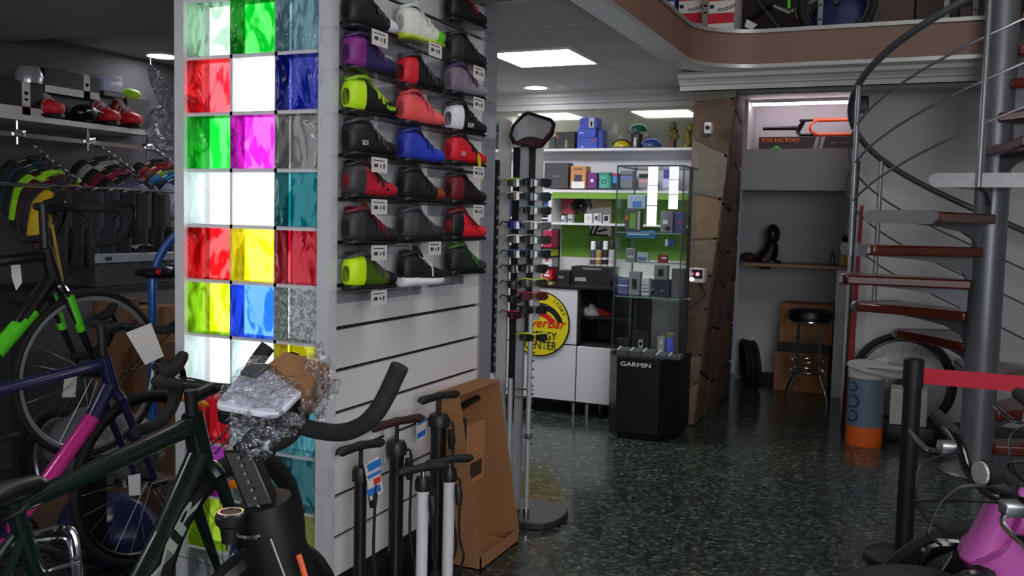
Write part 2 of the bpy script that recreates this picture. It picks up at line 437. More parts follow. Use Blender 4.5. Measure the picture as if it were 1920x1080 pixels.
def downlight(x, y, z, label):
    t = thing('downlight', label, 'downlight', (x, y, z), group='round recessed downlights')
    MB().torus((x, y, z-.003), .098, .008, (0, 0, 1)).build('ring', WHITEP, t)
    MB().cyl((x, y, z-.006), (x, y, z+.002), .09, seg=28).build('lens', emit_mat('lit_downlight', (250, 248, 255), DOWN_E), t)
p = onZ(1005, 163, CZ); downlight(p.x, p.y, CZ, 'round lit downlight behind the square ceiling panel')
p = onZ(305, 103, 2.5); downlight(p.x, p.y, 2.498, 'round lit downlight left of the glass block pillar')
downlight(-3.3, 1.2, 2.418, 'round lit downlight above the front row of bicycles')

# ================================================================== GLASS BLOCK PILLAR
GY, GX0, GX1 = 2.63, -2.487, -1.892
pil = thing('glass_block_pillar', 'pillar of coloured glass blocks set in a grey metal frame, backlit by added glowing panels', 'glass block pillar', ((GX0+GX1)/2, GY+.1, 0)); pil['kind'] = 'structure'; del pil['category']
GROUT = mat('pale_grout', (220, 218, 222), .6)
zj = [2.058-.2026*k for k in range(-3, 11)]
COLS = {'pale_green': ((196, 232, 205), .5), 'green': ((0, 190, 40), .6), 'bright_green': ((20, 215, 60), .7), 'pale_teal': ((120, 165, 178), .35), 'red': ((250, 40, 60), .7), 'deep_red': ((235, 22, 30), .7),
        'white': ((255, 255, 255), .97), 'dark_blue': ((10, 40, 170), .5), 'magenta': ((235, 40, 225), .7), 'grey_clear': ((150, 148, 145), .4), 'clear': ((244, 252, 250), .86),
        'teal': ((10, 140, 150), .5), 'crimson': ((215, 15, 50), .55), 'yellow': ((245, 235, 10), .7), 'lime': ((200, 240, 10), .7), 'blue': ((40, 120, 245), .65), 'starry': ((186, 192, 188), .35), 'dim_clear': ((150, 160, 160), .4),
        'light_teal': ((90, 185, 195), .35), 'dark_teal': ((10, 110, 118), .4), 'olive': ((120, 120, 10), .4), 'indigo': ((35, 35, 150), .45), 'purple': ((190, 20, 190), .6)}
ROWS = [['clear', 'green', 'teal'], ['white', 'yellow', 'clear'], ['pale_green', 'green', 'pale_teal'], ['red', 'white', 'dark_blue'], ['bright_green', 'magenta', 'grey_clear'], ['clear', 'white', 'teal'],
        ['deep_red', 'yellow', 'crimson'], ['lime', 'blue', 'starry'], ['clear', 'clear', 'yellow'], ['red', 'clear', 'light_teal'], ['purple', 'dim_clear', 'dark_teal'], ['lime', 'indigo', 'olive'], ['dim_clear', 'teal', 'lime']]
cw = (GX1-GX0)/3
fr = MB()
for z in zj: fr.b2((GX0, GY+.012, z-.007), (GX1, GY+.08, z+.007))
for k in range(1, 3): fr.b2((GX0+cw*k-.006, GY+.012, zj[-1]), (GX0+cw*k+.006, GY+.08, zj[0]))
fr.build('grout', GROUT, pil, smooth=0)
for r in range(13):
    z1, z0 = zj[r], zj[r+1]
    for c in range(3):
        cn = ROWS[r][c]; tint, clr = COLS[cn]
        x0 = GX0+cw*c+.007; x1 = x0+cw-.014
        m = MB(); d = .075
        # hollow pressed block: front and back faces dished, rims thick
        a = [Vector((x0, GY, z0+.008)), Vector((x1, GY, z0+.008)), Vector((x1, GY, z1-.008)), Vector((x0, GY, z1-.008))]
        cc = sum(a, Vector())/4
        inn = [cc+(v-cc)*.88+Vector((0, .006, 0)) for v in a]
        back = [v+Vector((0, d, 0)) for v in a]
        m.ring_faces([back, a], cap=False)
        m.ring_faces([a, inn], cap=False)
        m.bm.faces.new([m.bm.verts.new(v) for v in inn])
        o = m.build('glass_block', block_mat('glass_'+cn, tint, clr, 'star' if cn == 'starry' else 'wave'), pil, smooth=0)
# added glowing panels standing in for window daylight behind the blocks
bl = MB(); bl.b2((GX0+.02, GY+.10, 0.85), (GX0+cw*2-.01, GY+.11, 2.28))
bl.build('added_glow_panel', emit_mat('added_backlight', (250, 253, 255), BLOCK_E), pil, smooth=0)
MB().b2((GX0+.02, GY+.10, .04), (GX0+cw*2-.01, GY+.11, .84)).build('added_lower_glow_panel', emit_mat('added_backlight_low', (245, 250, 255), .45), pil, smooth=0)
MB().b2((GX0+cw*2+.01, GY+.10, .04), (GX1-.01, GY+.11, 2.28)).build('added_side_glow_panel', emit_mat('added_backlight_dim', (235, 245, 255), .7), pil, smooth=0)
fm = MB()
fm.b2((GX0-.045, GY-.012, .0), (GX0, GY+.14, 2.66)); fm.b2((GX1, GY-.015, 0), (GX1+.052, GY+.03, 2.66))
fm.build('metal_frame', mat('pillar_frame_grey', (205, 205, 208), .45, .05), pil, smooth=0)
MB().b2((GX0-.04, GY+.12, 0), (GX1-.03, 3.84, 2.5)).build('core', mat('pillar_core', (120, 120, 122), .8), pil, smooth=0)

# ================================================================== SLAT WALL
SX = -1.88
slw = thing('slatwall', 'grey white slatted display wall hung with cycling shoes', 'slatwall', (SX, 3.2, 0)); slw['kind'] = 'structure'; del slw['category']
SL = mat('slat_laminate', (222, 218, 218), .45, var=.03, scale=6)
DARKG = mat('slat_groove', (26, 25, 26), .6)
MB().b2((SX-.03, GY+.03, .10), (SX-.015, 3.86, 2.55)).build('groove_backing', DARKG, slw, smooth=0)
g0 = onX(622, 373, SX).z
gz = [g0+.1525*k for k in range(-9, 8)]
for a, b in zip(gz[:-1], gz[1:]):
    if b > 2.56: continue
    MB().b2((SX-.015, GY+.03, max(a+.007, .10)), (SX, 3.86, b-.007)).build('slat', SL, slw, smooth=0)
MB().b2((SX-.04, 3.86, 0), (SX+.012, 3.99, 2.5)).build('end_post', mat('end_post_blue_grey', (150, 152, 160), .4, .3), slw, smooth=0)
MB().b2((SX-.04, GY+.03, 0), (SX-.005, 3.86, .10)).build('plinth', mat('dark_plinth', (22, 20, 20), .5), slw, smooth=0)

# ================================================================== SHOES
ST = [(0, .016, .026, .082), (.008, .027, .016, .104), (.035, .033, .010, .114), (.075, .035, .009, .117), (.105, .037, .009, .108), (.135, .040, .009, .089), (.17, .044, .009, .070), (.20, .047, .009, .064), (.235, .046, .011, .058), (.262, .038, .013, .052), (.276, .026, .016, .045), (.283, .010, .022, .036)]
def sring(x, w_, zb, zt, k=1.0, n=14):
    zc = (zb+zt)/2; h = (zt-zb)/2*k; w_ = w_*k; out = []
    for j in range(n):
        a = 2*PI*j/n; c, s_ = math.cos(a), math.sin(a)
        out.append(Vector((x, w_*math.copysign(abs(c)**.75, c), zc+h*math.copysign(abs(s_)**.8, s_))))
    return out
def fab(c, rough=.55): return mat('shoe_fabric', c, rough, var=.18, scale=60)
def shoe(label, loc, ang, upper, heel, toe, sole=(16, 16, 18), accent=(30, 30, 32), dial=False, laces=False, group='cycling shoes on the slatwall', pitch=0, thick=0):
    t = thing('cycling_shoe', label, 'shoe', loc, ang, group); t.rotation_euler = (0, pitch, ang); t.scale = (.87, 1.02, 1.06)
    i1, i2 = 4, 8
    m = MB(); m.ring_faces([sring(*s_) for s_ in ST]); m.build('upper', fab(upper), t, local=True, smooth=60)
    m = MB(); m.ring_faces([sring(*s_, 1.035) for s_ in ST[:i1]]); m.build('heel_counter', fab(heel), t, local=True, smooth=60)
    m = MB(); m.ring_faces([sring(*s_, 1.03) for s_ in ST[i2-1:]]); m.build('toe_cap', fab(toe), t, local=True, smooth=60)
    m = MB(); m.ring_faces([sring(x, w_*1.05, -.002-thick*.2, .015+thick+(.004 if x < .09 else 0)) for x, w_, _, _ in ST]); m.build('sole', mat('shoe_sole', sole, .4), t, local=True, smooth=60)
    # padded collar and dark opening
    cp = [(.006, 0, .107), (.03, .027, .117), (.07, .030, .120), (.105, .022, .116), (.118, 0, .112), (.105, -.022, .116), (.07, -.030, .120), (.03, -.027, .117)]
    MB().tube(cp, .0065, 6, closed=True, smooth=2).build('collar', fab(accent), t, local=True)
    MB().sph((.062, 0, .115), .045, (1, .6, .10)).build('opening', mat('shoe_inside', (10, 10, 11), .9), t, local=True)
    m = MB(); m.ring_faces([[Vector((x, y_*wd, z+th)) for y_, th in ((-1, -.004), (-.6, .004), (.6, .004), (1, -.004))] for x, z, wd in ((.100, .140, .015), (.118, .118, .021), (.15, .088, .024), (.18, .070, .02))], cap=True); m.build('tongue', fab(accent), t, local=True, smooth=60)
    if laces:
        m = MB()
        for k in range(5): m.tube([(.12+k*.015, -.026, .093-k*.008), (.124+k*.015, 0, .106-k*.0085), (.128+k*.015, .026, .093-k*.008)], .0028, 5)
        m.tube([(.13, -.02, .1), (.15, -.048, .07), (.155, -.052, .03)], .003, 5, smooth=4)
        m.build('laces', mat('laces', (220, 220, 220), .7), t, local=True)
    else:
        for x, zt in ((.135, .092), (.163, .078), (.19, .065))[:(2 if dial else 3)]:
            m = MB(); m.ring_faces([[Vector((x+dx, w_*yy, z)) for dx in (-.007, .007)] + [Vector((x+dx, w_*yy*1.03, z+.003)) for dx in (.007, -.007)] for yy, z, w_ in ((-1, zt-.036, .046), (-.9, zt-.014, .045), (-.55, zt+.001, .04), (0, zt+.006, .04), (.55, zt+.001, .04), (.9, zt-.014, .045), (1, zt-.036, .046))])
            m.build('strap', fab(accent), t, local=True, smooth=50)
    if dial:
        MB().cyl((.15, -.012, .086), (.152, -.014, .096), .012, .010, 14).build('dial', mat('shoe_dial', (150, 150, 152), .3, .5), t, local=True)
    return t
K = (20, 20, 22)
SH = [  # px, py of heel bottom/left, py bottom, description, upper, heel, toe, kwargs
 (1, 52, 'black cycling shoe with white toe, top of the first column', K, K, (225, 225, 235), dict(accent=(60, 52, 70))),
 (1, 132, 'dark purple cycling shoe with magenta heel edge, second in the first column', (46, 36, 84), (128, 44, 130), (34, 32, 70), dict(dial=True, accent=(60, 30, 80))),
 (1, 214, 'black cycling shoe with bright lime heel and lime stripes', K, (190, 235, 20), K, dict(accent=(150, 190, 30))),
 (1, 294, 'plain black cycling shoe with red heel dot and white letters', K, (28, 26, 28), K, dict(accent=(66, 66, 72))),
 (1, 374, 'grey black cycling shoe with red upper in the first column', (190, 30, 50), (58, 56, 60), (190, 30, 50), dict(accent=(40, 16, 20))),
 (1, 462, 'charcoal cycling shoe with small red side patch in the first column', (36, 36, 39), (52, 50, 54), (40, 40, 42), dict(accent=(110, 20, 30))),
 (1, 548, 'lime and black cycling shoe at the bottom of the first column', (70, 96, 14), (205, 255, 10), K, dict(accent=(66, 66, 72))),
 (2, 72, 'white aero cycling shoe with black dots and green toe', (228, 226, 214), (236, 232, 224), (110, 210, 50), dict(sole=(190, 210, 30), accent=(210, 220, 210))),
 (2, 165, 'black cycling shoe with bright red heel, second column', (22, 20, 22), (214, 28, 44), (24, 22, 25), dict(accent=(66, 66, 72))),
 (2, 234, 'coral pink cycling shoe with dark dial', (240, 92, 92), (244, 88, 86), (246, 104, 98), dict(dial=True, accent=(224, 78, 80), sole=(30, 24, 30))),
 (2, 306, 'bright blue cycling shoe with dark heel base', (44, 64, 190), (40, 60, 176), (44, 70, 205), dict(dial=True, accent=(30, 40, 120))),
 (2, 380, 'black cycling shoe with burnt orange toe and silver dial', (34, 28, 26), (26, 24, 26), (150, 70, 36), dict(dial=True, accent=(30, 24, 24))),
 (2, 455, 'dark grey cycling shoe in the second column, second from the bottom', (50, 52, 54), (64, 66, 68), (44, 46, 48), dict(accent=(66, 66, 72))),
 (2, 538, 'black knit trainer with thick white sole and white laces', (22, 22, 26), (24, 24, 28), (24, 24, 28), dict(sole=(232, 232, 236), laces=True, thick=.014)),
 (3, 38, 'black cycling shoe with red dial patch at the top of the third column', K, (26, 20, 22), K, dict(dial=True, accent=(150, 24, 34))),
 (3, 118, 'matt black cycling shoe in the third column, second from the top', (28, 28, 30), (44, 44, 48), (24, 24, 26), dict(accent=(40, 40, 44))),
 (3, 178, 'silver grey cycling shoe with purple dials', (136, 128, 140), (120, 112, 126), (142, 136, 146), dict(dial=True, accent=(84, 54, 100))),
 (3, 250, 'black cycling shoe with white heel and white letters', (22, 22, 26), (225, 226, 232), (24, 24, 28), dict(accent=(40, 40, 44))),
 (3, 310, 'red cycling shoe with black tongue and yellow tag', (214, 24, 40), (218, 26, 42), (218, 30, 44), dict(accent=(24, 18, 20))),
 (3, 384, 'black and dark maroon cycling shoe in the third column', (30, 18, 20), (110, 20, 30), (34, 26, 28), dict(accent=(24, 20, 22))),
 (3, 452, 'vivid red laced shoe with black heel, third column', (232, 34, 50), (22, 20, 22), (236, 40, 54), dict(accent=(120, 14, 24))),
 (3, 518, 'dark green black cycling shoe at the bottom of the third column', (34, 42, 34), (28, 30, 28), (50, 56, 52), dict(accent=(60, 110, 30))),
]
HEELX = {1: 650, 2: 752, 3: 842}
LEDGE = ACRYL
for i, (c, yb, lab, up, he, to, kw) in enumerate(SH):
    X0 = SX+.085
    y0 = onX(HEELX[c], yb, X0)
    midz = y0.z
    sh = shoe(lab, (X0-.012, y0.y+.012, midz+.005), PI/2-math.radians(9), up, he, to, **kw)
    if 'red heel dot' in lab or 'red cycling shoe with black tongue' in lab:
        text('SIDI', .016, (.06, -.0395, .045), (1, 0, 0), (0, 0, 1), PAPER, parent=sh, local=True, depth=.001)
    if 'white letters' in lab and c == 3:
        text('NW', .02, (.12, -.0415, .035), (1, 0, 0), (0, 0, 1), PAPER, parent=sh, local=True, depth=.001)
    if 'lime stripes' in lab:
        text('NW', .016, (.215, -.047, .032), (1, 0, 0), (0, 0, 1), mat('lime_print', (200, 240, 40), .5), parent=sh, local=True, depth=.001)
    # acrylic ledge with turned-down lip
    t = thing('shoe_ledge', 'clear acrylic ledge under the ' + ' '.join(lab.split(',')[0].split()[:10]), 'shelf', (SX, y0.y+.13, midz), group='acrylic shoe ledges')
    a, b = y0.y-.03, y0.y+.30
    MB().b2((SX, a, midz-.002), (SX+.15, b, midz+.002)).build('ledge', LEDGE, t, smooth=0)
    MB().b2((SX+.147, a, midz-.045), (SX+.151, b, midz+.002)).build('lip', LEDGE, t, smooth=0)
    MB().b2((SX+.0, a, midz-.05), (SX+.005, b, midz-.002)).build('back_flange', LEDGE, t, smooth=0)
    if (c == 1 and i not in (1, 2)) or i in (7, 12, 15, 16, 18, 19):
        ty = y0.y+(.10 if c == 1 else .14)
        tg = MB().b2((SX+.152, ty-.05, midz-.048), (SX+.154, ty+.05, midz+.004)).build('price_tag', PAPER, t, smooth=0)
        q = MB(); q.b2((SX+.1545, ty-.036, midz-.03), (SX+.155, ty-.012, midz-.018)); q.b2((SX+.1545, ty+.002, midz-.03), (SX+.155, ty+.01, midz-.02)); q.b2((SX+.1545, ty+.022, midz-.032), (SX+.155, ty+.032, midz-.016))
        q.b2((SX+.1545, ty-.04, midz-.008), (SX+.155, ty+.03, midz-.005))
        q.build('print', mat('tag_ink', (60, 60, 64), .8), tg, smooth=0, kind='stuff')
# yellow tag dangling from the red shoe
q = onX(897, 296, SX+.15)
tag(MB().prism([q+Vector(v) for v in ((0, -.01, .02), (0, .02, .0), (0, .035, -.11), (0, -.005, -.02))], (.002, 0, 0)).build('hang_tag', mat('yellow_tag', (200, 205, 30), .6), smooth=0), 'pointed yellow tag dangling beside the red cycling shoe', 'tag')

# ================================================================== SPIRAL STAIR
CX, CY = .378, 6.3
stair = thing('spiral_staircase', 'grey steel spiral staircase with dark red wooden treads beside the wall', 'staircase', (CX, CY, 0))
MB().lathe([(.095, 0), (.095, 4.6)], (CX, CY, 0), 28).build('centre_column', STEEL, stair)
MB().lathe([(.0, .0), (.20, 0), (.205, .012), (.19, .03), (.14, .05), (.10, .075), (0, .075)], (CX, CY, 0), 36).build('base_flange', mat('flange_steel', (120, 120, 124), .35, .7), stair)
WOODT = mat('dark_red_wood_tread', (92, 34, 22), .28, var=.3, scale=12, coat=.3)
def polar(a, r, z): return Vector((CX+r*math.cos(a), CY+r*math.sin(a), z))
STEP = math.radians(30)
for k in range(-8, 6):
    a = math.radians(-98)+STEP*k; z = 1.79+.2*k-.02
    if z < .1: continue
    u = Vector((math.cos(a), math.sin(a), 0)); v = Vector((-u.y, u.x, 0)); C0 = Vector((CX, CY, z))
    R = .80
    poly = [C0+u*.07-v*.09, C0+u*.45-v*.15, C0+u*(R-.03)-v*.235, C0+u*R-v*.20, C0+u*R+v*.20, C0+u*(R-.03)+v*.235, C0+u*.45+v*.15, C0+u*.07+v*.09]
    m = MB(); m.prism([p+Vector((0, 0, -.03)) for p in poly], (0, 0, .06)); t = m.build('tread', WOODT, stair, bev=.012)
    m = MB(); hw = .245
    prof = [(-hw+.03, -.04), (hw-.03, -.04), (hw, -.015), (hw, .015), (hw-.03, .036), (-hw+.03, .036), (-hw, .015), (-hw, -.015)]
    m.prism([C0+u*(R-.006)+v*s_+Vector((0, 0, h)) for s_, h in prof], u*.02); m.build('end_plate', mat('satin_steel_plate', (150, 150, 152), .3, .6), t)
    # curved bracket under the tread
    m = MB(); pts = [(.085, -.02), (R-.02, -.02), (R-.02, -.028), (.45, -.05), (.26, -.075), (.15, -.12), (.10, -.20), (.085, -.20)]
    m.prism([C0+u*r-v*.012+Vector((0, 0, h-.004)) for r, h in pts], v*.024); m.build('bracket', STEEL, t, smooth=0)
    MB().lathe([(.0965, -.2), (.0965, -.01)], C0, 24).build('collar', STEEL, t)
def hel(dz, r=.83, a0=-12, a1=262, n=60):
    out = []
    for i in range(n+1):
        d = a1+(a0-a1)*i/n           # degrees below the camera facing tread, clockwise seen from above
        k = -(d)/30.0; a = math.radians(-98)+STEP*k
        out.append(polar(a, r, 1.79+.2*k+dz))
    return out
MB().tube(hel(.98, a0=-150, a1=255), .021, 10).build('handrail', mat('handrail_grey', (88, 90, 94), .4, .4), stair)
for dz in (.27, .50, .73): MB().tube(hel(dz, a0=-150, a1=255), .0075, 6).build('rail_rod', mat('rail_rod_steel', (150, 150, 155), .3, .8), stair)
for d in (-120, -60, 0, 60, 120, 180, 240):
    k = -d/30.0; a = math.radians(-98)+STEP*k; p = polar(a, .83, 1.79+.2*k)
    MB().cyl(p+Vector((0, 0, -.06)), p+Vector((0, 0, .98)), .016, seg=12).build('baluster', mat('baluster_grey', (132, 134, 140), .35, .6), stair)

# ================================================================== ALCOVE: lit niche, fork, desk, stool
ZB = onY(1500, 357, 8.2).z; z0n, z1n = 2.16, 2.565; nx0, nx1 = -1.425, -.50
nf = MB()
nf.b2((-1.50, 8.2, ZB), (-.50, 8.24, z0n)); nf.b2((-1.50, 8.2, z0n), (nx0, 8.24, 2.62)); nf.b2((nx0, 8.2, z1n+.02), (-.50, 8.24, 2.62))
nf.b2((-1.50, 8.24, ZB), (-.50, 8.6, ZB+.03)); nf.b2((-1.5, 8.24, z0n-.02), (-.5, 8.6, z0n)); nf.b2((nx0-.02, 8.24, z0n), (nx0, 8.6, 2.6)); nf.b2((-1.5, 8.6, ZB), (-.5, 8.64, 2.62))
struct(nf.build('wall_niche', WALLM, smooth=0))
t = thing('niche_light', 'bright linear tube light along the top of the recessed niche', 'light', (-.96, 8.27, z1n))
MB().b2((nx0+.01, 8.25, z1n-.006), (-.51, 8.30, z1n+.018)).build('housing', WHITEP, t, smooth=0)
MB().cyl((nx0+.02, 8.275, z1n-.016), (-.52, 8.275, z1n-.016), .011, seg=10).build('tube', emit_mat('niche_tube', (255, 236, 250), 22), t)
# boxed fork
bx = thing('fork_box', 'long dark printed box with orange lettering under the orange fork', 'box', (-.95, 8.42, z0n))
bb = MB().b2((-1.35, 8.34, z0n), (-.53, 8.5, z0n+.115)).build('carton', mat('dark_box_brown', (58, 48, 46), .5), bx, bev=.004)
OR = mat('fork_orange', (250, 92, 40), .35, coat=.4)
text('FOX FACTORY', .034, (-1.16, 8.339, z0n+.085), (1, 0, 0), (0, 0, 1), mat('orange_print', (240, 110, 50), .5), parent=bx, depth=.0015, width=.32)
GPR = mat('grey_print', (150, 150, 156), .5)
for x in (-.86, -.815): MB().prism([(x-.03, 8.3385, z0n+.006), (x, 8.3385, z0n+.006), (x+.022, 8.3385, z0n+.11), (x-.008, 8.3385, z0n+.11)], (0, -.001, 0)).build('print', GPR, bx, smooth=0)
for x in (-.72, -.63): MB().b2((x-.03, 8.3375, z0n+.055), (x+.03, 8.3385, z0n+.06)).build('print', GPR, bx, smooth=0)
fk = thing('suspension_fork', 'bright orange suspension fork with black steerer lying on its box', 'bicycle fork', (-.95, 8.42, z0n+.115))
fz = z0n+.24
MB().cyl((-1.33, 8.42, fz-.045), (-1.02, 8.42, fz-.045), .014, .018, 14).build('steerer', GLOSSK, fk)
m = MB(); m.tube([(-1.02, 8.42, fz-.10), (-1.03, 8.42, fz-.07), (-1.02, 8.42, fz-.045), (-1.0, 8.42, fz-.01), (-.98, 8.42, fz+.02)], [.015, .019, .024, .019, .015], 10, smooth=4); m.build('crown', GLOSSK, fk)
for zz in (fz+.02, fz-.105):
    MB().cyl((-1.02, 8.42, zz), (-.84, 8.42, zz), .012, seg=12).build('stanchion', GLOSSK, fk)
    MB().tube([(-.90, 8.42, zz), (-.80, 8.42, zz), (-.6, 8.42, zz), (-.53, 8.42, zz)], [.0165, .018, .015, .013], 12, smooth=3).build('lower_leg', OR, fk)
MB().tube([(-.87, 8.40, fz+.02), (-.915, 8.38, fz-.01), (-.925, 8.37, fz-.045), (-.915, 8.38, fz-.08), (-.87, 8.40, fz-.105)], .012, 10, smooth=4).build('arch', OR, fk)
MB().cyl((-.535, 8.42, fz-.10), (-.535, 8.42, fz+.02), .006, seg=8).build('axle', GLOSSK, fk)
g = onY(1455, 279, 8.30)
m = MB(); m.sph(g+Vector((0, 0, .012)), .016, (1.4, .7, .8)); m.cyl(g+Vector((-.04, 0, .006)), g+Vector((.04, 0, .006)), .006); o = m.build('clip', mat('bright_green_plastic', (60, 190, 70), .5)); tag(o, 'small green clip lying at the front edge of the niche', 'clip')
# desk
DZ = onY(1500, 496, 8.55).z
dk = thing('counter_desk', 'high wooden desk top across the alcove with a white side panel', 'desk', (-1.0, 8.8, 0))
MB().b2((-1.49, 8.5, DZ-.03), (-.505, 9.03, DZ)).build('desk_top', mat('beige_wood_top', (150, 122, 98), .45, scale=6), dk, bev=.004)
MB().b2((-.66, 8.52, 0), (-.505, 8.56, DZ-.03)).build('side_panel', WHITEP, dk, smooth=0)
MB().b2((-.53, 8.56, 0), (-.505, 9.0, DZ-.03)).build('side_panel', WHITEP, dk, smooth=0)
# black head-shaped thing on the desk (a black cowl / speaker bust)
q = onY(1445, 495, 8.8)
t = thing('mannequin_head', 'black faceless display bust on the alcove desk against the grey wall', 'display bust', (q.x, 8.8, DZ))
m = MB(); m.tube([(q.x-.16, 8.8, DZ+.01), (q.x-.06, 8.8, DZ+.02), (q.x-.01, 8.8, DZ+.10), (q.x+.0, 8.8, DZ+.18)], [.03, .10, .075, .055], 14, smooth=4); m.build('shoulder', BLACK, t)
MB().sph((q.x+.01, 8.79, DZ+.26), .075, (.85, 1, 1.25), u=20, v=14).build('head', BLACK, t)
MB().lathe([(0, 0), (.09, 0), (.09, .02), (0, .02)], (q.x, 8.8, DZ), 20).build('base', BLACK, t)
q = onY(1402, 495, 8.7)
tag(MB().sph((q.x, 8.7, DZ+.045), .055, (1.3, 1, .8)).build('bag', mat('dark_red_pouch', (60, 24, 28), .7), smooth=60), 'small dark red pouch left of the black bust on the desk', 'pouch')
q = onY(1585, 495, 8.7)
t = thing('snack_box', 'open topped display box of snack bars at the right of the alcove desk', 'display box', (q.x, 8.7, DZ))
MB().b2((q.x-.05, 8.66, DZ), (q.x+.06, 8.76, DZ+.20)).build('back_board', mat('snack_brown', (110, 92, 76), .7), t, smooth=0)
MB().b2((q.x-.045, 8.62, DZ), (q.x+.0, 8.66, DZ+.10)).build('packet', mat('cream_packet', (196, 182, 130), .6), t, bev=.003)
MB().b2((q.x+.005, 8.62, DZ), (q.x+.06, 8.66, DZ+.11)).build('packet', mat('yellow_packet', (214, 196, 40), .6), t, bev=.003)
MB().lathe([(0, .2), (.03, .2), (.045, .24), (.03, .27), (0, .28)], (q.x, 8.71, DZ), 14).build('top_ornament', mat('dark_brown_top', (40, 28, 24), .6), t)
q = onY(1560, 495, 8.65)
tag(MB().lathe([(0, 0), (.018, 0), (.018, .09), (.008, .12), (.008, .15), (0, .15)], (q.x, 8.65, DZ), 14).build('bottle', glass_mat('bottle_glass', (190, 195, 195), .12, .05, .05)), 'slim clear bottle left of the snack box on the alcove desk', 'bottle')
# stool
q = onY(1520, 580, 8.15); sx_, sy_ = -.83, 8.15
st = thing('bar_stool', 'round bar stool with black padded seat and chrome legs in the alcove', 'stool', (sx_, sy_, 0))
MB().lathe([(0, .70), (.17, .70), (.185, .715), (.19, .75), (.18, .785), (.15, .80), (0, .805)], (sx_, sy_, 0), 30).build('seat', mat('black_vinyl', (14, 14, 15), .35), st)
MB().torus((sx_, sy_, .70), .17, .008, (0, 0, 1)).build('seat_ring', CHROME, st)
for k in range(4):
    a = PI/4+k*PI/2+.15; c, s_ = math.cos(a), math.sin(a)
    MB().tube([(sx_+c*.12, sy_+s_*.12, .70), (sx_+c*.13, sy_+s_*.13, .40), (sx_+c*.14, sy_+s_*.14, .25), (sx_+c*.21, sy_+s_*.21, .10), (sx_+c*.23, sy_+s_*.23, .0)], .0115, 9, smooth=5).build('leg', CHROME, st)
MB().torus((sx_, sy_, .27), .15, .010, (0, 0, 1)).build('foot_ring', CHROME, st)
MB().torus((sx_, sy_, .36), .135, .006, (0, 0, 1)).build('brace_ring', CHROME, st)
# cardboard boxes and tyres beneath the desk
for (x0, x1, y0, y1, za, zb, lab) in ((-1.17, -.70, 8.62, 8.98, 0, .36, 'brown cardboard box on the floor behind the bar stool'), (-1.14, -.68, 8.64, 8.98, .44, .80, 'brown cardboard box upper of the pair behind the bar stool')):
    t = thing('cardboard_box', lab, 'box', ((x0+x1)/2, (y0+y1)/2, za), group='boxes under the alcove desk')
    MB().b2((x0, y0, za), (x1, y1, zb)).build('carton', CARTON, t, bev=.004)
    MB().b2(((x0+x1)/2-.025, y0-.001, za), ((x0+x1)/2+.025, y0, zb)).build('tape', mat('carton_tape', (120, 84, 50), .4), t, smooth=0)
tag(MB().b2((-1.15, 8.64, .36), (-.70, 8.96, .44)).build('flat_box', mat('dark_flat_box', (24, 22, 22), .5), bev=.004), 'flat black box between the two cardboard boxes under the desk', 'box')
t = thing('tyre_stack', 'black bicycle tyres leaning in the alcove against the stone column side', 'tyres', (-1.40, 8.62, 0))
for k in range(3): MB().torus((-1.44+.05*k, 8.66-.03*k, .225), .20, .024, (1, .35, .12), 36, 8).build('tyre', RUBBER, t)
q = onY(1407, 640, 9.05)
t = thing('wall_socket', 'pale double socket low on the alcove wall', 'socket', (q.x, 9.04, q.z-.04))
MB().b2((q.x-.05, 9.035, q.z-.035), (q.x+.05, 9.05, q.z+.035), bev=.004).build('plate', PAPER, t)
for d in (-.024, .024): MB().cyl((q.x+d, 9.032, q.z), (q.x+d, 9.036, q.z), .016, seg=14).build('outlet', mat('socket_red', (150, 110, 104), .5), t)
# red board at the corner of the wall
t = thing('red_banner', 'narrow dark red banner widening downward at the edge of the stair wall', 'banner', (-.52, 7.5, 0))
A = [onY(1619, 385, 7.40), onY(1612, 500, 7.40), onY(1603, 640, 7.4), onY(1600, 770, 7.4), onY(1577, 765, 7.4), onY(1590, 640, 7.4), onY(1604, 500, 7.4), onY(1613, 385, 7.4)]
A[3].z = A[4].z = .0
MB().prism(A, (0, .02, 0)).build('cloth', mat('dark_red_cloth', (120, 12, 30), .6), t, smooth=0)
MB().cyl((-.475, 7.40, 0), (-.455, 7.40, 2.0), .008).build('pole', BLACK, t)
# small bracketed black unit at top of the wall edge by the handrail
q = onY(1612, 190, 7.2)
tag(MB().b2((q.x-.07, 7.35, q.z-.06), (q.x+.05, 7.45, q.z+.06), bev=.01).build('bracket_box', BLACK), 'black bracket box high on the corner beside the niche', 'bracket')
# sensor on the stone column
q = onY(1327, 240, 6.62)
t = thing('wall_camera', 'small white camera mounted high on the stone column', 'camera', (q.x, 6.68, q.z-.05))
MB().b2((q.x-.022, 6.60, q.z-.04), (q.x+.03, 6.67, q.z+.04), bev=.008).build('housing', PAPER, t)
MB().cyl((q.x+.004, 6.585, q.z), (q.x+.004, 6.601, q.z), .016, seg=16).build('lens', BLACK, t)
MB().tube([(q.x-.05, 6.64, q.z-.05), (q.x, 6.64, q.z-.055), (q.x+.01, 6.65, q.z-.03)], .006, 6, smooth=4).build('arm', BLACK, t)
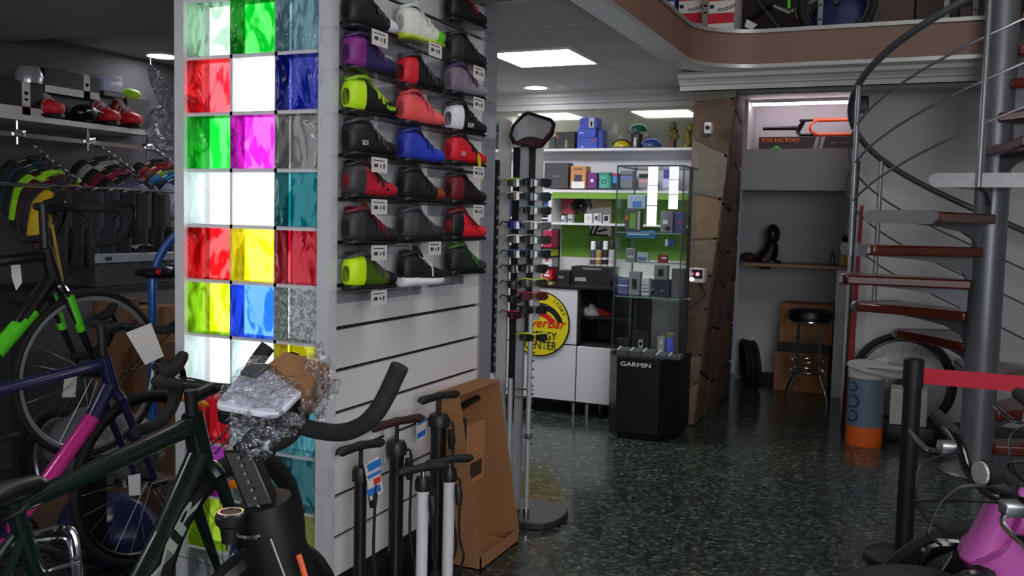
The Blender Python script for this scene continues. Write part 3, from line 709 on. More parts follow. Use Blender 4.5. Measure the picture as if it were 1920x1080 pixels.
# card reader on column
q = onY(1306, 517, 6.6)
t = thing('card_terminal', 'small white terminal with a red lit screen on the stone column', 'terminal', (q.x, 6.62, q.z-.06))
MB().b2((q.x-.055, 6.59, q.z-.05), (q.x+.055, 6.70, q.z+.055), bev=.008).build('case', PAPER, t)
MB().b2((q.x-.035, 6.587, q.z-.02), (q.x+.045, 6.591, q.z+.045)).build('screen', mat('terminal_screen', (40, 30, 34), .2), t, smooth=0)
MB().cyl((q.x-.03, 6.583, q.z-.025), (q.x-.03, 6.591, q.z-.025), .016, seg=14).build('button', emit_mat('white_led', (255, 250, 255), 1.5), t)
MB().cyl((q.x+.01, 6.585, q.z+.012), (q.x+.01, 6.588, q.z+.012), .014, seg=14).build('button', emit_mat('pink_led', (255, 120, 150), 1.2), t)
cb = MB().tube([(q.x+.0, 6.66, q.z-.05), (q.x+.05, 6.66, q.z-.14), (q.x-.06, 6.66, q.z-.25), (q.x-.12, 6.66, q.z-.3)], .004, 5, smooth=6).build('cable', BLACK)
tag(cb, 'thin black cable hanging below the white terminal', 'cable')

# ================================================================== WHEEL, DRUM, STANCHION
def wheel(root, c, R, axis, tyre_r=.02, rim=(150, 150, 155), local=True, tyre_mat=None, spokes=24, rim_depth=.012):
    ax = Vector(axis).normalized(); c = Vector(c)
    t = MB().torus(c, R-tyre_r, tyre_r, ax, 48, 8, ).build('tyre', tyre_mat or RUBBER, root, local=local)
    MB().torus(c, R-tyre_r*2-rim_depth*.5, rim_depth, ax, 48, 6, sq=.8).build('rim', mat('rim_metal', rim, .3, .6), t, local=local)
    m = MB(); u = ax.orthogonal().normalized(); v = ax.cross(u)
    for k in range(spokes):
        a = 2*PI*k/spokes; b = a+(.45 if k % 2 else -.45); s_ = .03*(1 if k % 4 < 2 else -1)
        m.cyl(c+(u*math.cos(b)+v*math.sin(b))*.025+ax*s_, c+(u*math.cos(a)+v*math.sin(a))*(R-tyre_r*2-.01), .0012, seg=3, cap=False)
    m.build('spokes', mat('spoke_steel', (120, 120, 124), .3, .8), t, local=local, smooth=0, kind='stuff')
    MB().lathe([(0, -.045), (.012, -.045), (.014, -.035), (.028, -.03), (.028, -.025), (.014, -.02), (.014, .02), (.028, .025), (.028, .03), (.014, .035), (.012, .045), (0, .045)]).bm.free() if False else None
    MB().cyl(c-ax*.045, c+ax*.045, .016, seg=12).build('hub', BLACK, t, local=local)
    return t
wr = thing('bicycle_wheel', 'large black tyred bicycle wheel leaning against the wall behind the stair', 'wheel', (-.06, 7.32, 0))
wc = onY(1692, 716, 7.32); wc.z = .37
wheel(wr, wc, .37, (.12, -1, .10), .025, (30, 30, 32), local=False)
MB().cyl(wc+Vector((0, -.05, 0)), wc+Vector((0, -.02, 0)), .05, .045, 20).build('cassette', mat('dark_sprocket', (40, 40, 42), .4, .7), wr)
bnx, bny = -.295, 6.78
bn = thing('display_drum', 'tall cylindrical drum, grey blue with orange foot, below the stair', 'drum', (bnx, bny, 0))
MB().lathe([(0, 0), (.118, 0), (.120, .01), (.120, .135), (0, .135)], (bnx, bny, 0), 32).build('orange_foot', mat('orange_plastic', (232, 98, 28), .5), bn)
def drum_mat():
    m = mat('drum_graphic', (104, 118, 136), .5)
    return m
MB().lathe([(.118, .135), (.118, .47)], (bnx, bny, 0), 32, cap=False).build('body', drum_mat(), bn)
MB().lathe([(.0, .47), (.12, .47), (.122, .475), (.122, .535), (.115, .54), (0, .54)], (bnx, bny, 0), 32).build('lid', PAPER, bn)
for zc, r in ((.41, .035), (.31, .05), (.21, .045)):
    m = MB(); pts = []
    for k in range(9):
        a = -2.3+k*.5; u_ = r*math.cos(a)/.119; pts.append((bnx+.1195*math.sin(u_-.75), bny-.1195*math.cos(u_-.75), zc+r*.8*math.sin(a)))
    m.tube(pts, .006, 6); m.build('swirl_print', mat('navy_print', (40, 56, 104), .5), bn)
tr = thing('tray', 'white plastic tray lying across the top of the drum', 'tray', (bnx, bny, .54))
m = MB(); m.tube([onY(1592, 682, 6.7), onY(1625, 678, 6.72), onY(1680, 690, 6.75), onY(1697, 697, 6.78), onY(1680, 706, 6.7), onY(1625, 695, 6.62)], .018, 8, closed=True, smooth=4); m.build('rim', mat('tray_grey_white', (188, 186, 188), .5), tr)
MB().prism([onY(1622, 678, 6.78), onY(1664, 668, 6.8), onY(1664, 688, 6.8), onY(1622, 690, 6.78)], (0, .03, 0)).build('pad', PAPER, tr, smooth=0)
MB().b2((bnx-.10, bny-.1, .545), (bnx+.28, bny+.06, .575), bev=.01).build('base', mat('tray_grey_white', (188, 186, 188), .5), tr)
cr = thing('floor_crate', 'white carton on a black tray under the wheel behind the drum', 'box', (-.06, 7.05, 0))
MB().b2((-.14, 6.98, .12), (.10, 7.2, .37)).build('carton', PAPER, cr, bev=.004)
MB().b2((-.2, 6.95, 0), (.16, 7.22, .12), bev=.01).build('black_base', BLACK, cr)
px_, py_ = .0, 4.42
sn = thing('belt_stanchion', 'black queue post with a round base and pulled out red belt', 'barrier post', (px_, py_, 0))
MB().lathe([(0, 0), (.165, 0), (.17, .01), (.165, .035), (.12, .05), (.05, .06), (0, .06)], (px_, py_, 0), 36).build('base', BLACK, sn)
MB().lathe([(0, .05), (.038, .05), (.038, .80), (.043, .80), (.043, .925), (.035, .93), (0, .93)], (px_, py_, 0), 24).build('post', BLACK, sn)
za = onY(1735, 705, py_).z
MB().b2((px_+.04, py_-.004, za-.035), (1.9, py_, za+.035)).build('belt', mat('red_belt_webbing', (196, 16, 48), .6, bump=.2, scale=150), sn, smooth=0)

# ================================================================== BACK COUNTER
WL = mat('white_lacquer', (206, 206, 210), .3, var=.02)
KD = mat('cabinet_dark', (18, 16, 18), .5)
def cabinet(x0, x1, name_label, kind):
    t = thing('counter_cabinet', name_label, 'cabinet', ((x0+x1)/2, 6.8, 0), group='white cabinets of the service counter')
    m = MB(); m.b2((x0, 6.62, .10), (x1, 7.05, .12)); m.b2((x0, 6.62, .12), (x0+.018, 7.05, .985)); m.b2((x1-.018, 6.62, .12), (x1, 7.05, .985)); m.b2((x0, 7.03, .12), (x1, 7.05, .985))
    m.b2((x0, 6.62, .545), (x1, 7.05, .565)); m.build('body', KD, t, smooth=0)
    MB().b2((x0+.004, 6.6, .115), (x1-.004, 6.62, .545)).build('door', WL, t, bev=.002)
    if kind == 'closed': MB().b2((x0+.004, 6.6, .555), (x1-.004, 6.62, .978)).build('door', WL, t, bev=.002)
    else: MB().b2((x0+.018, 6.66, .76), (x1-.018, 7.03, .775)).build('shelf', KD, t, smooth=0)
    for x in (x0+.07, x1-.04):
        for y in (6.68, 7.0): MB().cyl((x, y, 0), (x, y, .10), .018, seg=12).build('foot', ALU, t)
    return t
xa = onY(1081, 640, 6.6).x
cabinet(xa-.6, xa, 'white double door cabinet behind the round yellow sign', 'closed')
cabinet(xa-1.2, xa-.602, 'white double door cabinet at the hidden left end of the counter', 'closed')
cabinet(xa+.002, xa+.46, 'cabinet with an open black upper compartment beside the glass case', 'open')
tag(MB().b2((xa-1.2, 6.59, .985), (-1.6, 7.08, 1.0)).build('worktop', mat('dark_worktop', (28, 26, 28), .35)), 'thin dark worktop over the white counter cabinets', 'worktop')
o = tag(MB().sph(onY(1108, 585, 6.75), .075, (1, .8, .75), u=16, v=10).build('bag', mat('white_plastic_bag', (190, 190, 194), .5, bump=.8, scale=25), smooth=60), 'crumpled white plastic bag in the open black compartment', 'bag')
for v in o.data.vertices: v.co *= 1+.12*math.sin(v.co.x*90+v.co.z*70)
q = onY(1133, 588, 6.78); tag(MB().box(q, (.12, .08, .06), Matrix.Rotation(.4, 3, 'Y'), .01).build('pouch', mat('red_cloth_pouch', (150, 24, 34), .7)), 'red folded pouch beside the white plastic bag', 'pouch')
# round sign
sc_c = onY(1010, 607, 6.585); SR = .255
sg = thing('round_sign', 'round yellow energy centre sign with a black rim on the white cabinet', 'sign', (sc_c.x, 6.59, sc_c.z-SR))
MB().cyl(sc_c+Vector((0, .006, 0)), sc_c+Vector((0, .012, 0)), SR, seg=56).build('rim', BLACK, sg)
MB().cyl(sc_c, sc_c+Vector((0, .007, 0)), SR-.01, seg=56).build('face', mat('sign_yellow', (214, 200, 20), .5, var=.03), sg)
def arcband(r0, r1, a0, a1, m_, nm):
    m = MB(); A = [sc_c+Vector((r*math.cos(a), -.001, r*math.sin(a)-.05)) for r, rng in ((r0, 1), (r1, -1)) for a in [a0+(a1-a0)*k/14 for k in range(15)][::rng]]
    m.ring_faces([[sc_c+Vector((r*math.cos(a), -.0012, r*math.sin(a)-.05)) for r in (r0, r1)] for a in [a0+(a1-a0)*k/14 for k in range(15)]], cap=False, loop=False); return m.build(nm, m_, sg, smooth=0)
arcband(.17, .215, .35, PI-.35, mat('sign_black', (24, 22, 24), .5), 'black_arc'); arcband(.11, .15, .45, PI-.45, mat('sign_red', (200, 30, 30), .5), 'red_arc')
RED = mat('sign_red', (200, 30, 30), .5); SK = mat('sign_black', (24, 22, 24), .5)
text('PowerBar', .075, sc_c+Vector((.01, 0, .01)), (1, 0, 0), (0, 0, 1), RED, parent=sg, depth=.002, width=.44, font_shear=.25)
text('ENERGY', .065, sc_c+Vector((0.02, 0, -.09)), (1, 0, 0), (0, 0, 1), SK, parent=sg, depth=.002, width=.27)
text('CENTER', .065, sc_c+Vector((0.02, 0, -.165)), (1, 0, 0), (0, 0, 1), SK, parent=sg, depth=.002, width=.27)
for i, ch in enumerate('ICE SPORT'):
    a = PI/2-.05-.14*i; 
    if ch != ' ': text(ch, .026, sc_c+Vector((.222*math.cos(a), 0, .222*math.sin(a))), (math.sin(a), 0, -math.cos(a)), (math.cos(a), 0, math.sin(a)), SK, parent=sg, depth=.002)
# things on the worktop
def carton(px0, py0, px1, py1, Y0, dep, rgb, name, label, cat='box', group=None, print_=None, rough=.55):
    a = onY(px0, py1, Y0); b = onY(px1, py0, Y0)
    z0_ = (onY(px0, py1, Y0).z+onY(px1, py1, Y0).z)/2
    t = thing(name, label, cat, ((a.x+b.x)/2, Y0+dep/2, z0_), group=group)
    MB().b2((a.x, Y0, z0_), (b.x, Y0+dep, b.z)).build('carton', mat('carton_'+name, rgb, rough), t, bev=.003)
    if print_:
        W, Hh = b.x-a.x, b.z-z0_
        for (u0, v0, u1, v1, c) in print_:
            MB().b2((a.x+W*u0, Y0-.0015, z0_+Hh*v0), (a.x+W*u1, Y0, z0_+Hh*v1)).build('print', mat('print_ink', c, .6), t, smooth=0)
    return t
carton(1042, 508, 1068, 540, 6.75, .2, (22, 22, 24), 'card_reader', 'black till machine at the left end of the worktop', 'till', print_=[(.2, .55, .55, .7, (120, 120, 122))])
carton(1070, 502, 1146, 540, 6.8, .2, (18, 18, 20), 'printer', 'wide black printer on the worktop with a pale slot', 'printer', print_=[(.1, .3, .38, .48, (150, 150, 146)), (.3, .86, .75, .95, (110, 112, 118))])
# shelving behind the counter
SY0, SY1 = 7.14, 7.3
shz = onY(1100, 357, SY0).z
def sZ(y, x=1100): return onY(x, y, SY0).z
xL, xM, xR = onY(905, 450, SY0).x-.35, onY(1037, 450, SY0).x, -1.60
shu = thing('wall_shelving', 'white shelving with light blue and green lined bays behind the counter', 'shelving', ((xL+xR)/2, 7.2, 1.0))
m = MB(); m.b2((xL, SY0-.1, shz-.02), (xR, SY1, shz)); m.build('top_board', WHITEP, shu, smooth=0)
for x in (xM, xR-.03, xL): MB().b2((x-.012, SY0-.1, .9), (x+.018, SY1, shz-.02)).build('upright', WHITEP, shu, smooth=0)
MB().b2((xM+.018, SY0-.095, shz-.07), (xR-.03, SY0-.085, shz-.02)).build('green_band', mat('shelf_green', (120, 165, 60), .5), shu, smooth=0)
MB().b2((xL, SY0-.095, shz-.07), (xM-.012, SY0-.085, shz-.02)).build('blue_band', mat('shelf_light_blue', (120, 190, 205), .5), shu, smooth=0)
MB().b2((xM+.018, SY1-.01, .9), (xR-.03, SY1, shz-.02)).build('green_back', mat('shelf_dark_green', (92, 140, 40), .6), shu, smooth=0)
MB().b2((xL, SY1-.01, .9), (xM-.012, SY1, shz-.02)).build('blue_back', mat('shelf_blue_back', (60, 90, 140), .6), shu, smooth=0)
for y in (419, 513): MB().b2((xM+.018, SY0-.09, sZ(y)-.014), (xR-.03, SY1-.01, sZ(y)+.004)).build('shelf_board', WHITEP, shu, smooth=0)
for y in (406, 455): MB().b2((xL, SY0-.09, onY(920, y, SY0).z-.012), (xM-.012, SY1-.01, onY(920, y, SY0).z+.002)).build('shelf_board', WHITEP, shu, smooth=0)
# painted card standing in for a window reflection in the green bay
ps = thing('reflection_card', 'white card painted as a window reflection, with black strokes, in the green bay', 'reflection_card', (-2.2, 7.26, 1.35))
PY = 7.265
MB().prism([onY(1093, 370, PY), onY(1146, 370, PY), onY(1146, 443, PY), onY(1110, 443, PY)], (0, .005, 0)).build('sheet', mat('reflection_white', (232, 226, 226), .5), ps, smooth=0)
MB().prism([onY(1095, 370, PY-.002), onY(1146, 372, PY-.002), onY(1146, 388, PY-.002), onY(1105, 392, PY-.002)], (0, .002, 0)).build('tan_band', mat('reflection_tan', (160, 140, 110), .5), ps, smooth=0)
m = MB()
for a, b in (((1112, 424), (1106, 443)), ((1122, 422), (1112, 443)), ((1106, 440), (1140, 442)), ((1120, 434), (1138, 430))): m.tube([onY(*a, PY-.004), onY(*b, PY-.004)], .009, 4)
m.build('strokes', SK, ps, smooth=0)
def smalls(specs, Y0, dep, grp):
    for (x0, y0, x1, y1, c, nm, lab, pr_) in specs: carton(x0, y0, x1, y1, Y0, dep, c, nm, lab, group=grp, print_=pr_)
W_ = (225, 225, 228); KK = (30, 28, 30)
smalls([(1020, 305, 1066, 353, (66, 64, 68), 'shoe_box', 'large charcoal box on the shelving top behind the glasses stand', [(.35, .45, .62, .5, (120, 120, 124))]),
 (1069, 311, 1099, 353, (196, 140, 84), 'helmet_light_box', 'orange and white box with a dark picture on the shelving top', [(.1, .0, .9, .3, W_), (.25, .3, .75, .6, (60, 56, 90)), (.2, .8, .8, .92, (150, 100, 60))]),
 (1101, 324, 1119, 353, (110, 44, 116), 'supplement_box', 'small purple box on the shelving top', [(.35, .4, .65, .6, W_)]),
 (1148, 325, 1160, 353, (54, 130, 190), 'gel_box', 'narrow blue box with a pink top on the shelving top', [(0, .8, 1, 1, (190, 40, 90)), (0, 0, 1, .35, KK)]),
 (1162, 320, 1186, 352, (120, 118, 126), 'pump_box', 'grey box with a purple stripe seen through the glass case', [(0, .5, 1, .68, (110, 116, 190)), (0, .7, 1, .78, KK)]),
 (1197, 326, 1218, 352, (150, 140, 140), 'lamp_box', 'pale box with a pink stripe seen through the glass case', [(0, .4, 1, .6, (220, 150, 150)), (0, .7, 1, 1, KK)]),
 (1243, 318, 1256, 352, (70, 70, 160), 'lock_box', 'blue and white narrow box at the right of the shelving top', [(0, 0, 1, .5, (200, 205, 235))])],
 7.1, .12, 'boxes on top of the shelving')
q = onY(1135, 353, 7.12); rr_ = .055
td = thing('powder_tub', 'teal cylindrical tub between the purple and the blue boxes', 'tub', (q.x, 7.13, q.z))
MB().lathe([(0, 0), (rr_, 0), (rr_, .10), (0, .10)], (q.x, 7.13, q.z), 24).build('tub', mat('teal_tub', (80, 170, 150), .45), td)
MB().lathe([(0, .10), (rr_+.003, .10), (rr_+.003, .125), (0, .128)], (q.x, 7.13, q.z), 24).build('lid', mat('teal_lid', (60, 140, 120), .4), td)
MB().torus((q.x+.0, 7.13-rr_-.001, q.z+.05), .016, .003, (0, 1, 0), 20, 5).build('ring_print', SK, td)
# packs in the green bay, upper shelf
smalls([(1052, 404, 1058, 419, W_, 'card_pack', 'slim white pack at the left of the green bay shelf', [(.2, .2, .8, .5, KK)]), (1064, 402, 1073, 418, (170, 180, 180), 'card_pack', 'pale grey pack second along the green bay shelf', [(.2, .3, .8, .5, KK)]),
 (1095, 401, 1110, 418, (222, 222, 224), 'bulb_pack', 'white pack with grey print before the reflection card', [(.3, .2, .8, .8, (190, 196, 196))]), (1113, 400, 1128, 419, (205, 202, 204), 'bulb_pack', 'white pack with two dark roundels before the reflection card', [(.15, .3, .5, .75, (70, 64, 70)), (.55, .15, .9, .9, (130, 126, 130))]),
 (1130, 403, 1143, 419, (190, 186, 190), 'bulb_pack', 'white pack with one dark roundel at the right of the reflection card', [(.2, .3, .8, .85, KK)])], 7.1, .06, 'packs on the upper shelf of the green bay')
carton(1054, 370, 1078, 401, 7.16, .06, (150, 46, 60), 'red_tin', 'dark red tin in the upper left of the green bay', 'tin', print_=[(.3, .4, .7, .55, (110, 110, 112))])
q = onY(1084, 386, 7.16)
hl = thing('black_helmet', 'round black helmet beside the red tin in the green bay', 'helmet', (q.x, 7.2, q.z-.06)); MB().sph(q+Vector((0, .03, 0)), .072, (1, .8, .95), u=20, v=12).build('shell', GLOSSK, hl); MB().tube([q+Vector((.06, -.03, .02)), q+Vector((.10, -.03, .05)), q+Vector((.13, -.03, -.02))], .008, 6, smooth=4).build('strap', BLACK, hl)
for i, (x, c1, c2, lab) in enumerate(((1111, (226, 226, 228), (70, 66, 90), 'white capped spray bottle on the lower green bay shelf'), (1122, (40, 30, 60), (150, 130, 70), 'dark purple bottle with gold label on the lower green bay shelf'), (1134, (228, 228, 230), (30, 28, 40), 'second white capped bottle on the lower green bay shelf'), (1146, (40, 40, 50), (170, 170, 176), 'black striped bottle beside the glass case edge'))):
    q = onY(x, 512, 7.12); t = thing('spray_bottle', lab, 'bottle', (q.x, 7.12, q.z), group='bottles in the green bay')
    MB().lathe([(0, 0), (.024, 0), (.026, .01), (.026, .17), (.02, .19), (0, .19)], (q.x, 7.12, q.z), 16).build('bottle', mat('bottle_body', c2, .4), t)
    MB().lathe([(0, .19), (.02, .19), (.021, .25), (.016, .26), (0, .26)], (q.x, 7.12, q.z), 16).build('cap', mat('bottle_cap', c1, .4), t)
    MB().lathe([(.0265, .05), (.0265, .07)], (q.x, 7.12, q.z), 16, cap=False).build('label_band', PAPER, t)
    MB().lathe([(.0265, .11), (.0265, .125)], (q.x, 7.12, q.z), 16, cap=False).build('label_band', PAPER, t)
# blue bay boxes (left)
for i, (x0, y0, x1, y1, c, lab) in enumerate(((903, 369, 918, 404, (30, 44, 120), 'dark blue box in the top of the light blue bay'), (919, 372, 935, 404, (40, 100, 180), 'bright blue box in the top of the light blue bay'), (903, 420, 935, 440, (110, 130, 160), 'pale blue flat box on the middle of the blue bay'), (903, 441, 919, 454, (30, 90, 190), 'vivid blue box low in the blue bay'), (921, 439, 936, 454, (180, 200, 220), 'white and blue box low in the blue bay'),
   (1019, 372, 1033, 404, (70, 110, 160), 'steel blue box right of the glasses stand'), (1019, 410, 1033, 450, (60, 90, 150), 'taller blue box below the steel blue box'))):
    carton(x0, y0, x1, y1, 7.1, .12, c, 'blue_box', lab, group='boxes in the blue bay', print_=[(.1, .4, .9, .5, (200, 210, 230)), (.2, .15, .8, .22, W_)])
for i, (y0, y1, c, lab) in enumerate(((432, 464, (170, 40, 80), 'pink and white snack box strip topmost beside the green bay'), (466, 480, (200, 200, 60), 'yellow edged carton in the strip of snack boxes'), (482, 500, (190, 190, 196), 'white and red carton in the strip of snack boxes'), (502, 524, (190, 30, 36), 'red carton with white figure low in the snack strip'), (526, 541, (210, 205, 130), 'pale yellow carton at the foot of the snack strip'))):
    carton(1017, y0, 1035, y1, 6.72, .14, c, 'snack_carton', lab, group='snack cartons at the end of the counter', print_=[(.2, .25, .75, .45, W_), (.3, .55, .6, .8, (230, 225, 215) if c[0] > 180 and c[1] < 60 else (180, 30, 40))])
# support rack for the snack strip
t = thing('snack_rack', 'narrow black rack holding the snack cartons on the counter', 'rack', (onY(1026, 541, 6.8).x, 6.8, 1.0))
for y in (465, 481, 501, 525): 
    a = onY(1016, y, 6.71); b = onY(1036, y, 6.71); MB().b2((a.x, 6.71, a.z-.004), (b.x, 6.88, a.z+.003)).build('shelf', BLACK, t, smooth=0)
a = onY(1016, 541, 6.71); b = onY(1036, 430, 6.71)
MB().b2((a.x, 6.875, 1.0), (b.x, 6.885, b.z)).build('back', BLACK, t, smooth=0)
# ledge items above
LZ = lz
def ledgebox(x0, y0, x1, c, lab, nm='ledge_box', top=None, pr_=None, Y0=7.2, dep=.14):
    a = onY(x0, y0, Y0); b = onY(x1, y0, Y0); zb = LZ if top is None else top
    t = thing(nm, lab, 'box', ((a.x+b.x)/2, Y0+dep/2, zb), group='boxes on the ledge below the mirror')
    MB().b2((a.x, Y0, zb), (b.x, Y0+dep, a.z)).build('carton', mat('carton_ledge', c, .5), t, bev=.003)
    for (u0, v0, u1, v1, cc) in (pr_ or []): MB().b2((a.x+(b.x-a.x)*u0, Y0-.0015, zb+(a.z-zb)*v0), (a.x+(b.x-a.x)*u1, Y0, zb+(a.z-zb)*v1)).build('print', mat('print_ink', cc, .6), t, smooth=0)
    return a.z
ledgebox(1042, 247, 1078, (34, 32, 32), 'black box with a small gold figure left on the ledge', pr_=[(.5, .1, .62, .55, (130, 120, 60)), (.05, .6, .15, .8, (150, 40, 40))])
ledgebox(1030, 256, 1041, (48, 52, 50), 'grey green narrow box at the far left of the ledge')
z1_ = ledgebox(1082, 258, 1120, (48, 72, 170), 'blue box at the bottom of the ledge stack', pr_=[(.7, .6, .85, .8, (200, 50, 70)), (.2, .15, .32, .25, W_)])
z2_ = ledgebox(1083, 241, 1117, (56, 82, 186), 'blue box in the middle of the ledge stack', top=z1_+.001, pr_=[(.1, .4, .35, .6, (140, 160, 220))])
ledgebox(1087, 221, 1119, (52, 78, 190), 'blue box on the top of the ledge stack with a white panel', top=z2_+.001, pr_=[(.55, .05, .85, .98, (190, 190, 190)), (.65, .2, .75, .6, KK), (.3, .35, .4, .65, (180, 60, 110))])
ledgebox(1121, 243, 1131, (40, 60, 150), 'narrow blue box to the right of the ledge stack', Y0=7.22, dep=.12)
HS = [(0, .02), (.25, .6), (.5, .85), (.75, .98), (1, 1)]
def helmet(x, lab, c, c2, Y0=7.26, base=None, s=1.0, rz=0.):
    q = onY(x, 270, Y0); zb = LZ if base is None else base
    t = thing('cycling_helmet', lab, 'helmet', (q.x, Y0, zb), rz, group='helmets on the ledge')
    m = MB(); m.ring_faces([[Vector((.12*s*math.cos(a)*math.cos(b)*(1.0), .085*s*math.sin(a)*math.cos(b), .02+.095*s*math.sin(b))) for a in [2*PI*k/20 for k in range(20)]] for b in (0, .3, .6, .9, 1.2, 1.45)]); m.build('shell', mat('helmet_shell', c, .3), t, local=True)
    for k in (-2, -1, 0, 1, 2):
        MB().tube([Vector((.122*s*math.cos(b)*cs, .02*k*s, .022+.097*s*math.sin(b)*(1-.03*k*k))) for cs, b in ((1, .25), (1, .7), (1, 1.2), (-1, 1.2), (-1, .7), (-1, .3))], .006*s, 5, smooth=2).build('vent_rib', mat('helmet_rib', c2, .35), t, local=True)
    return t
helmet(1166, 'yellow gold helmet on the ledge', (176, 160, 30), (60, 50, 14), s=.62)
q = onY(1194, 270, 7.26)
hb = thing('helmet_stand', 'dark stand holding a teal helmet on the ledge', 'stand', (q.x, 7.26, LZ)); MB().lathe([(0, 0), (.055, 0), (.045, .05), (.05, .12), (0, .14)], (q.x, 7.26, LZ), 16).build('pedestal', mat('smoked_stand', (40, 40, 42), .3), hb); MB().b2((q.x-.004, 7.198, LZ+.02), (q.x+.012, 7.204, LZ+.09)).build('label_strip', PAPER, hb, smooth=0)
helmet(1196, 'teal and white helmet raised on the dark stand', (24, 74, 70), (170, 210, 200), base=LZ+.125, s=.6, rz=.3)
helmet(1222, 'blue helmet on a red black base right of the helmet stand', (44, 56, 120), (130, 140, 190), s=.68)
helmet(899, 'teal black helmet on the ledge seen left of the glasses stand', (30, 60, 74), (16, 20, 24), s=1.0, base=LZ+.11)
helmet(932, 'dark blue helmet on the ledge nearest the glasses stand', (24, 40, 60), (60, 90, 100), s=1.0, base=LZ+.11)
ledgebox(896, 252, 934, (22, 22, 24), 'black white-lettered box under the two left helmets', pr_=[(.2, .1, .8, .3, W_)])
gl = thing('trophy_figure', 'olive yellow knobbly figure pair at the right end of the ledge', 'figure', (onY(1277, 275, 7.25).x, 7.25, LZ))
rg = random.Random(3)
for dx, s_ in ((-.06, 1), (.05, .9)):
    m = MB()
    for k in range(9):
        z_ = LZ+.018+.02*k*s_; m.sph((onY(1277, 275, 7.25).x+dx+rg.uniform(-.02, .02), 7.25+rg.uniform(-.02, .02), z_), rg.uniform(.02, .034), u=10, v=7)
    m.build('figure_body', mat('olive_gold', (120, 118, 40) if dx > 0 else (96, 86, 40), .5), gl)
MB().b2((onY(1262, 275, 7.25).x-.03, 7.2, LZ), (onY(1262, 275, 7.25).x+.015, 7.3, LZ+.06)).build('base', mat('maroon_base', (84, 34, 30), .5), gl, smooth=0)

# ================================================================== GLASS DISPLAY CASE
GX_, GY_ = -1.94, 6.14; GZ0, GZ1 = .57, 1.885; GXr, GYb = -1.475, 6.56
gc = thing('glass_display_case', 'tall glass display case on a black base in front of the counter', 'display case', ((GX_+GXr)/2, 6.35, 0))
pl = [(-2.0, 6.52), (-2.0, 6.30), (-1.88, 6.08), (-1.58, 6.09), (-1.475, 6.25), (-1.475, 6.56)]
def ringp(z, k=1.0):
    cx_, cy_ = -1.74, 6.33; return [Vector((cx_+(x-cx_)*k, cy_+(y-cy_)*k, z)) for x, y in pl]
MB().ring_faces([ringp(0, .92), ringp(.04, .95), ringp(.05), ringp(.52), ringp(.53, 1.01), ringp(.57, 1.01)]).build('base', mat('case_black', (9, 9, 10), .4), gc, smooth=0)
text('GARMIN', .030, (-1.745, 6.075, .527), (1, 0, 0), (0, 0, 1), mat('white_letter', (225, 225, 228), .5), parent=gc, width=.215, depth=.002)
for n_, a, b in (('front_pane', (GX_, GY_, GZ0), (GXr, GY_+.005, GZ1)), ('side_pane', (GX_, GY_, GZ0), (GX_+.005, GYb, GZ1)), ('side_pane', (GXr-.005, GY_, GZ0), (GXr, GYb, GZ1)), ('top_pane', (GX_, GY_, GZ1-.005), (GXr, GYb, GZ1))):
    MB().b2(a, b).build(n_, GLASS, gc, smooth=0)
for z in (1.43, .985):
    s_ = MB().b2((GX_+.008, GY_+.008, z-.004), (GXr-.008, GYb, z+.004)).build('glass_shelf', glass_mat('shelf_glass', (238, 248, 246), .07, .03, .01), gc, smooth=0)
    MB().b2((GX_+.006, GY_+.004, z-.004), (GXr-.006, GY_+.008, z+.004)).build('shelf_edge', mat('glass_edge_green', (110, 140, 134), .2), s_, smooth=0)
m = MB()
for x in (GX_, GXr):
    for y in (GY_, GYb): pass
m.b2((GXr-.008, GY_+.19, GZ0), (GXr+.012, GY_+.215, GZ1)); m.build('black_post', BLACK, gc, smooth=0)
fm = MB()
for x0_, x1_, y0_, y1_ in ((GX_, GXr, GY_-.003, GY_+.007), (GX_, GXr, GYb-.01, GYb), (GX_-.003, GX_+.007, GY_, GYb), (GXr-.007, GXr+.003, GY_, GYb)): fm.b2((x0_, y0_, GZ1-.003), (x1_, y1_, GZ1+.007))
fm.b2((GX_-.003, GY_-.003, GZ0), (GX_+.005, GY_+.005, GZ1)); fm.b2((GXr-.005, GY_-.003, GZ0), (GXr+.003, GY_+.005, GZ1)); fm.b2((GX_, GYb-.01, GZ0), (GX_+.01, GYb, GZ1))
fm.build('metal_edging', mat('case_edging', (90, 96, 98), .3, .6), gc, smooth=0)
for z in (1.43, .98): MB().cyl((GXr, GY_+.20, z), (GXr+.03, GY_+.17, z), .012, seg=10).build('lock', CHROME, gc)
# added glowing strips standing in for window reflections on the case glass
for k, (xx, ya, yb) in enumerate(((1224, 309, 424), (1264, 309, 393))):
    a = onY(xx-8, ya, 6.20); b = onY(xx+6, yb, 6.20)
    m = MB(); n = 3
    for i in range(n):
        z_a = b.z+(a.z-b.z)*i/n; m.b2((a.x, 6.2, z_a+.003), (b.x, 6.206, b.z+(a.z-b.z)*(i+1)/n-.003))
    m.build('reflection_strip', emit_mat('case_reflection_glow', (225, 242, 255), 1.1), gc, smooth=0)
def cp(x0, y0, x1, y1, c, nm, lab, pr_=None, zb=None, Y0=6.28, dep=.07, rough=.5):
    a = onY(x0, y1, Y0); b = onY(x1, y0, Y0); zb = a.z if zb is None else zb
    t = thing(nm, lab, 'box', ((a.x+b.x)/2, Y0+dep/2, zb), group='packaged devices in the glass case')
    MB().b2((a.x, Y0, zb), (b.x, Y0+dep, b.z)).build('carton', mat('carton_device', c, rough), t, bev=.003)
    for (u0, v0, u1, v1, cc) in (pr_ or []): MB().b2((a.x+(b.x-a.x)*u0, Y0-.0015, zb+(b.z-zb)*v0), (a.x+(b.x-a.x)*u1, Y0, zb+(b.z-zb)*v1)).build('print', mat('print_ink', cc, .6), t, smooth=0)
Z1 = 1.434; Z2 = .989; Z3 = .571
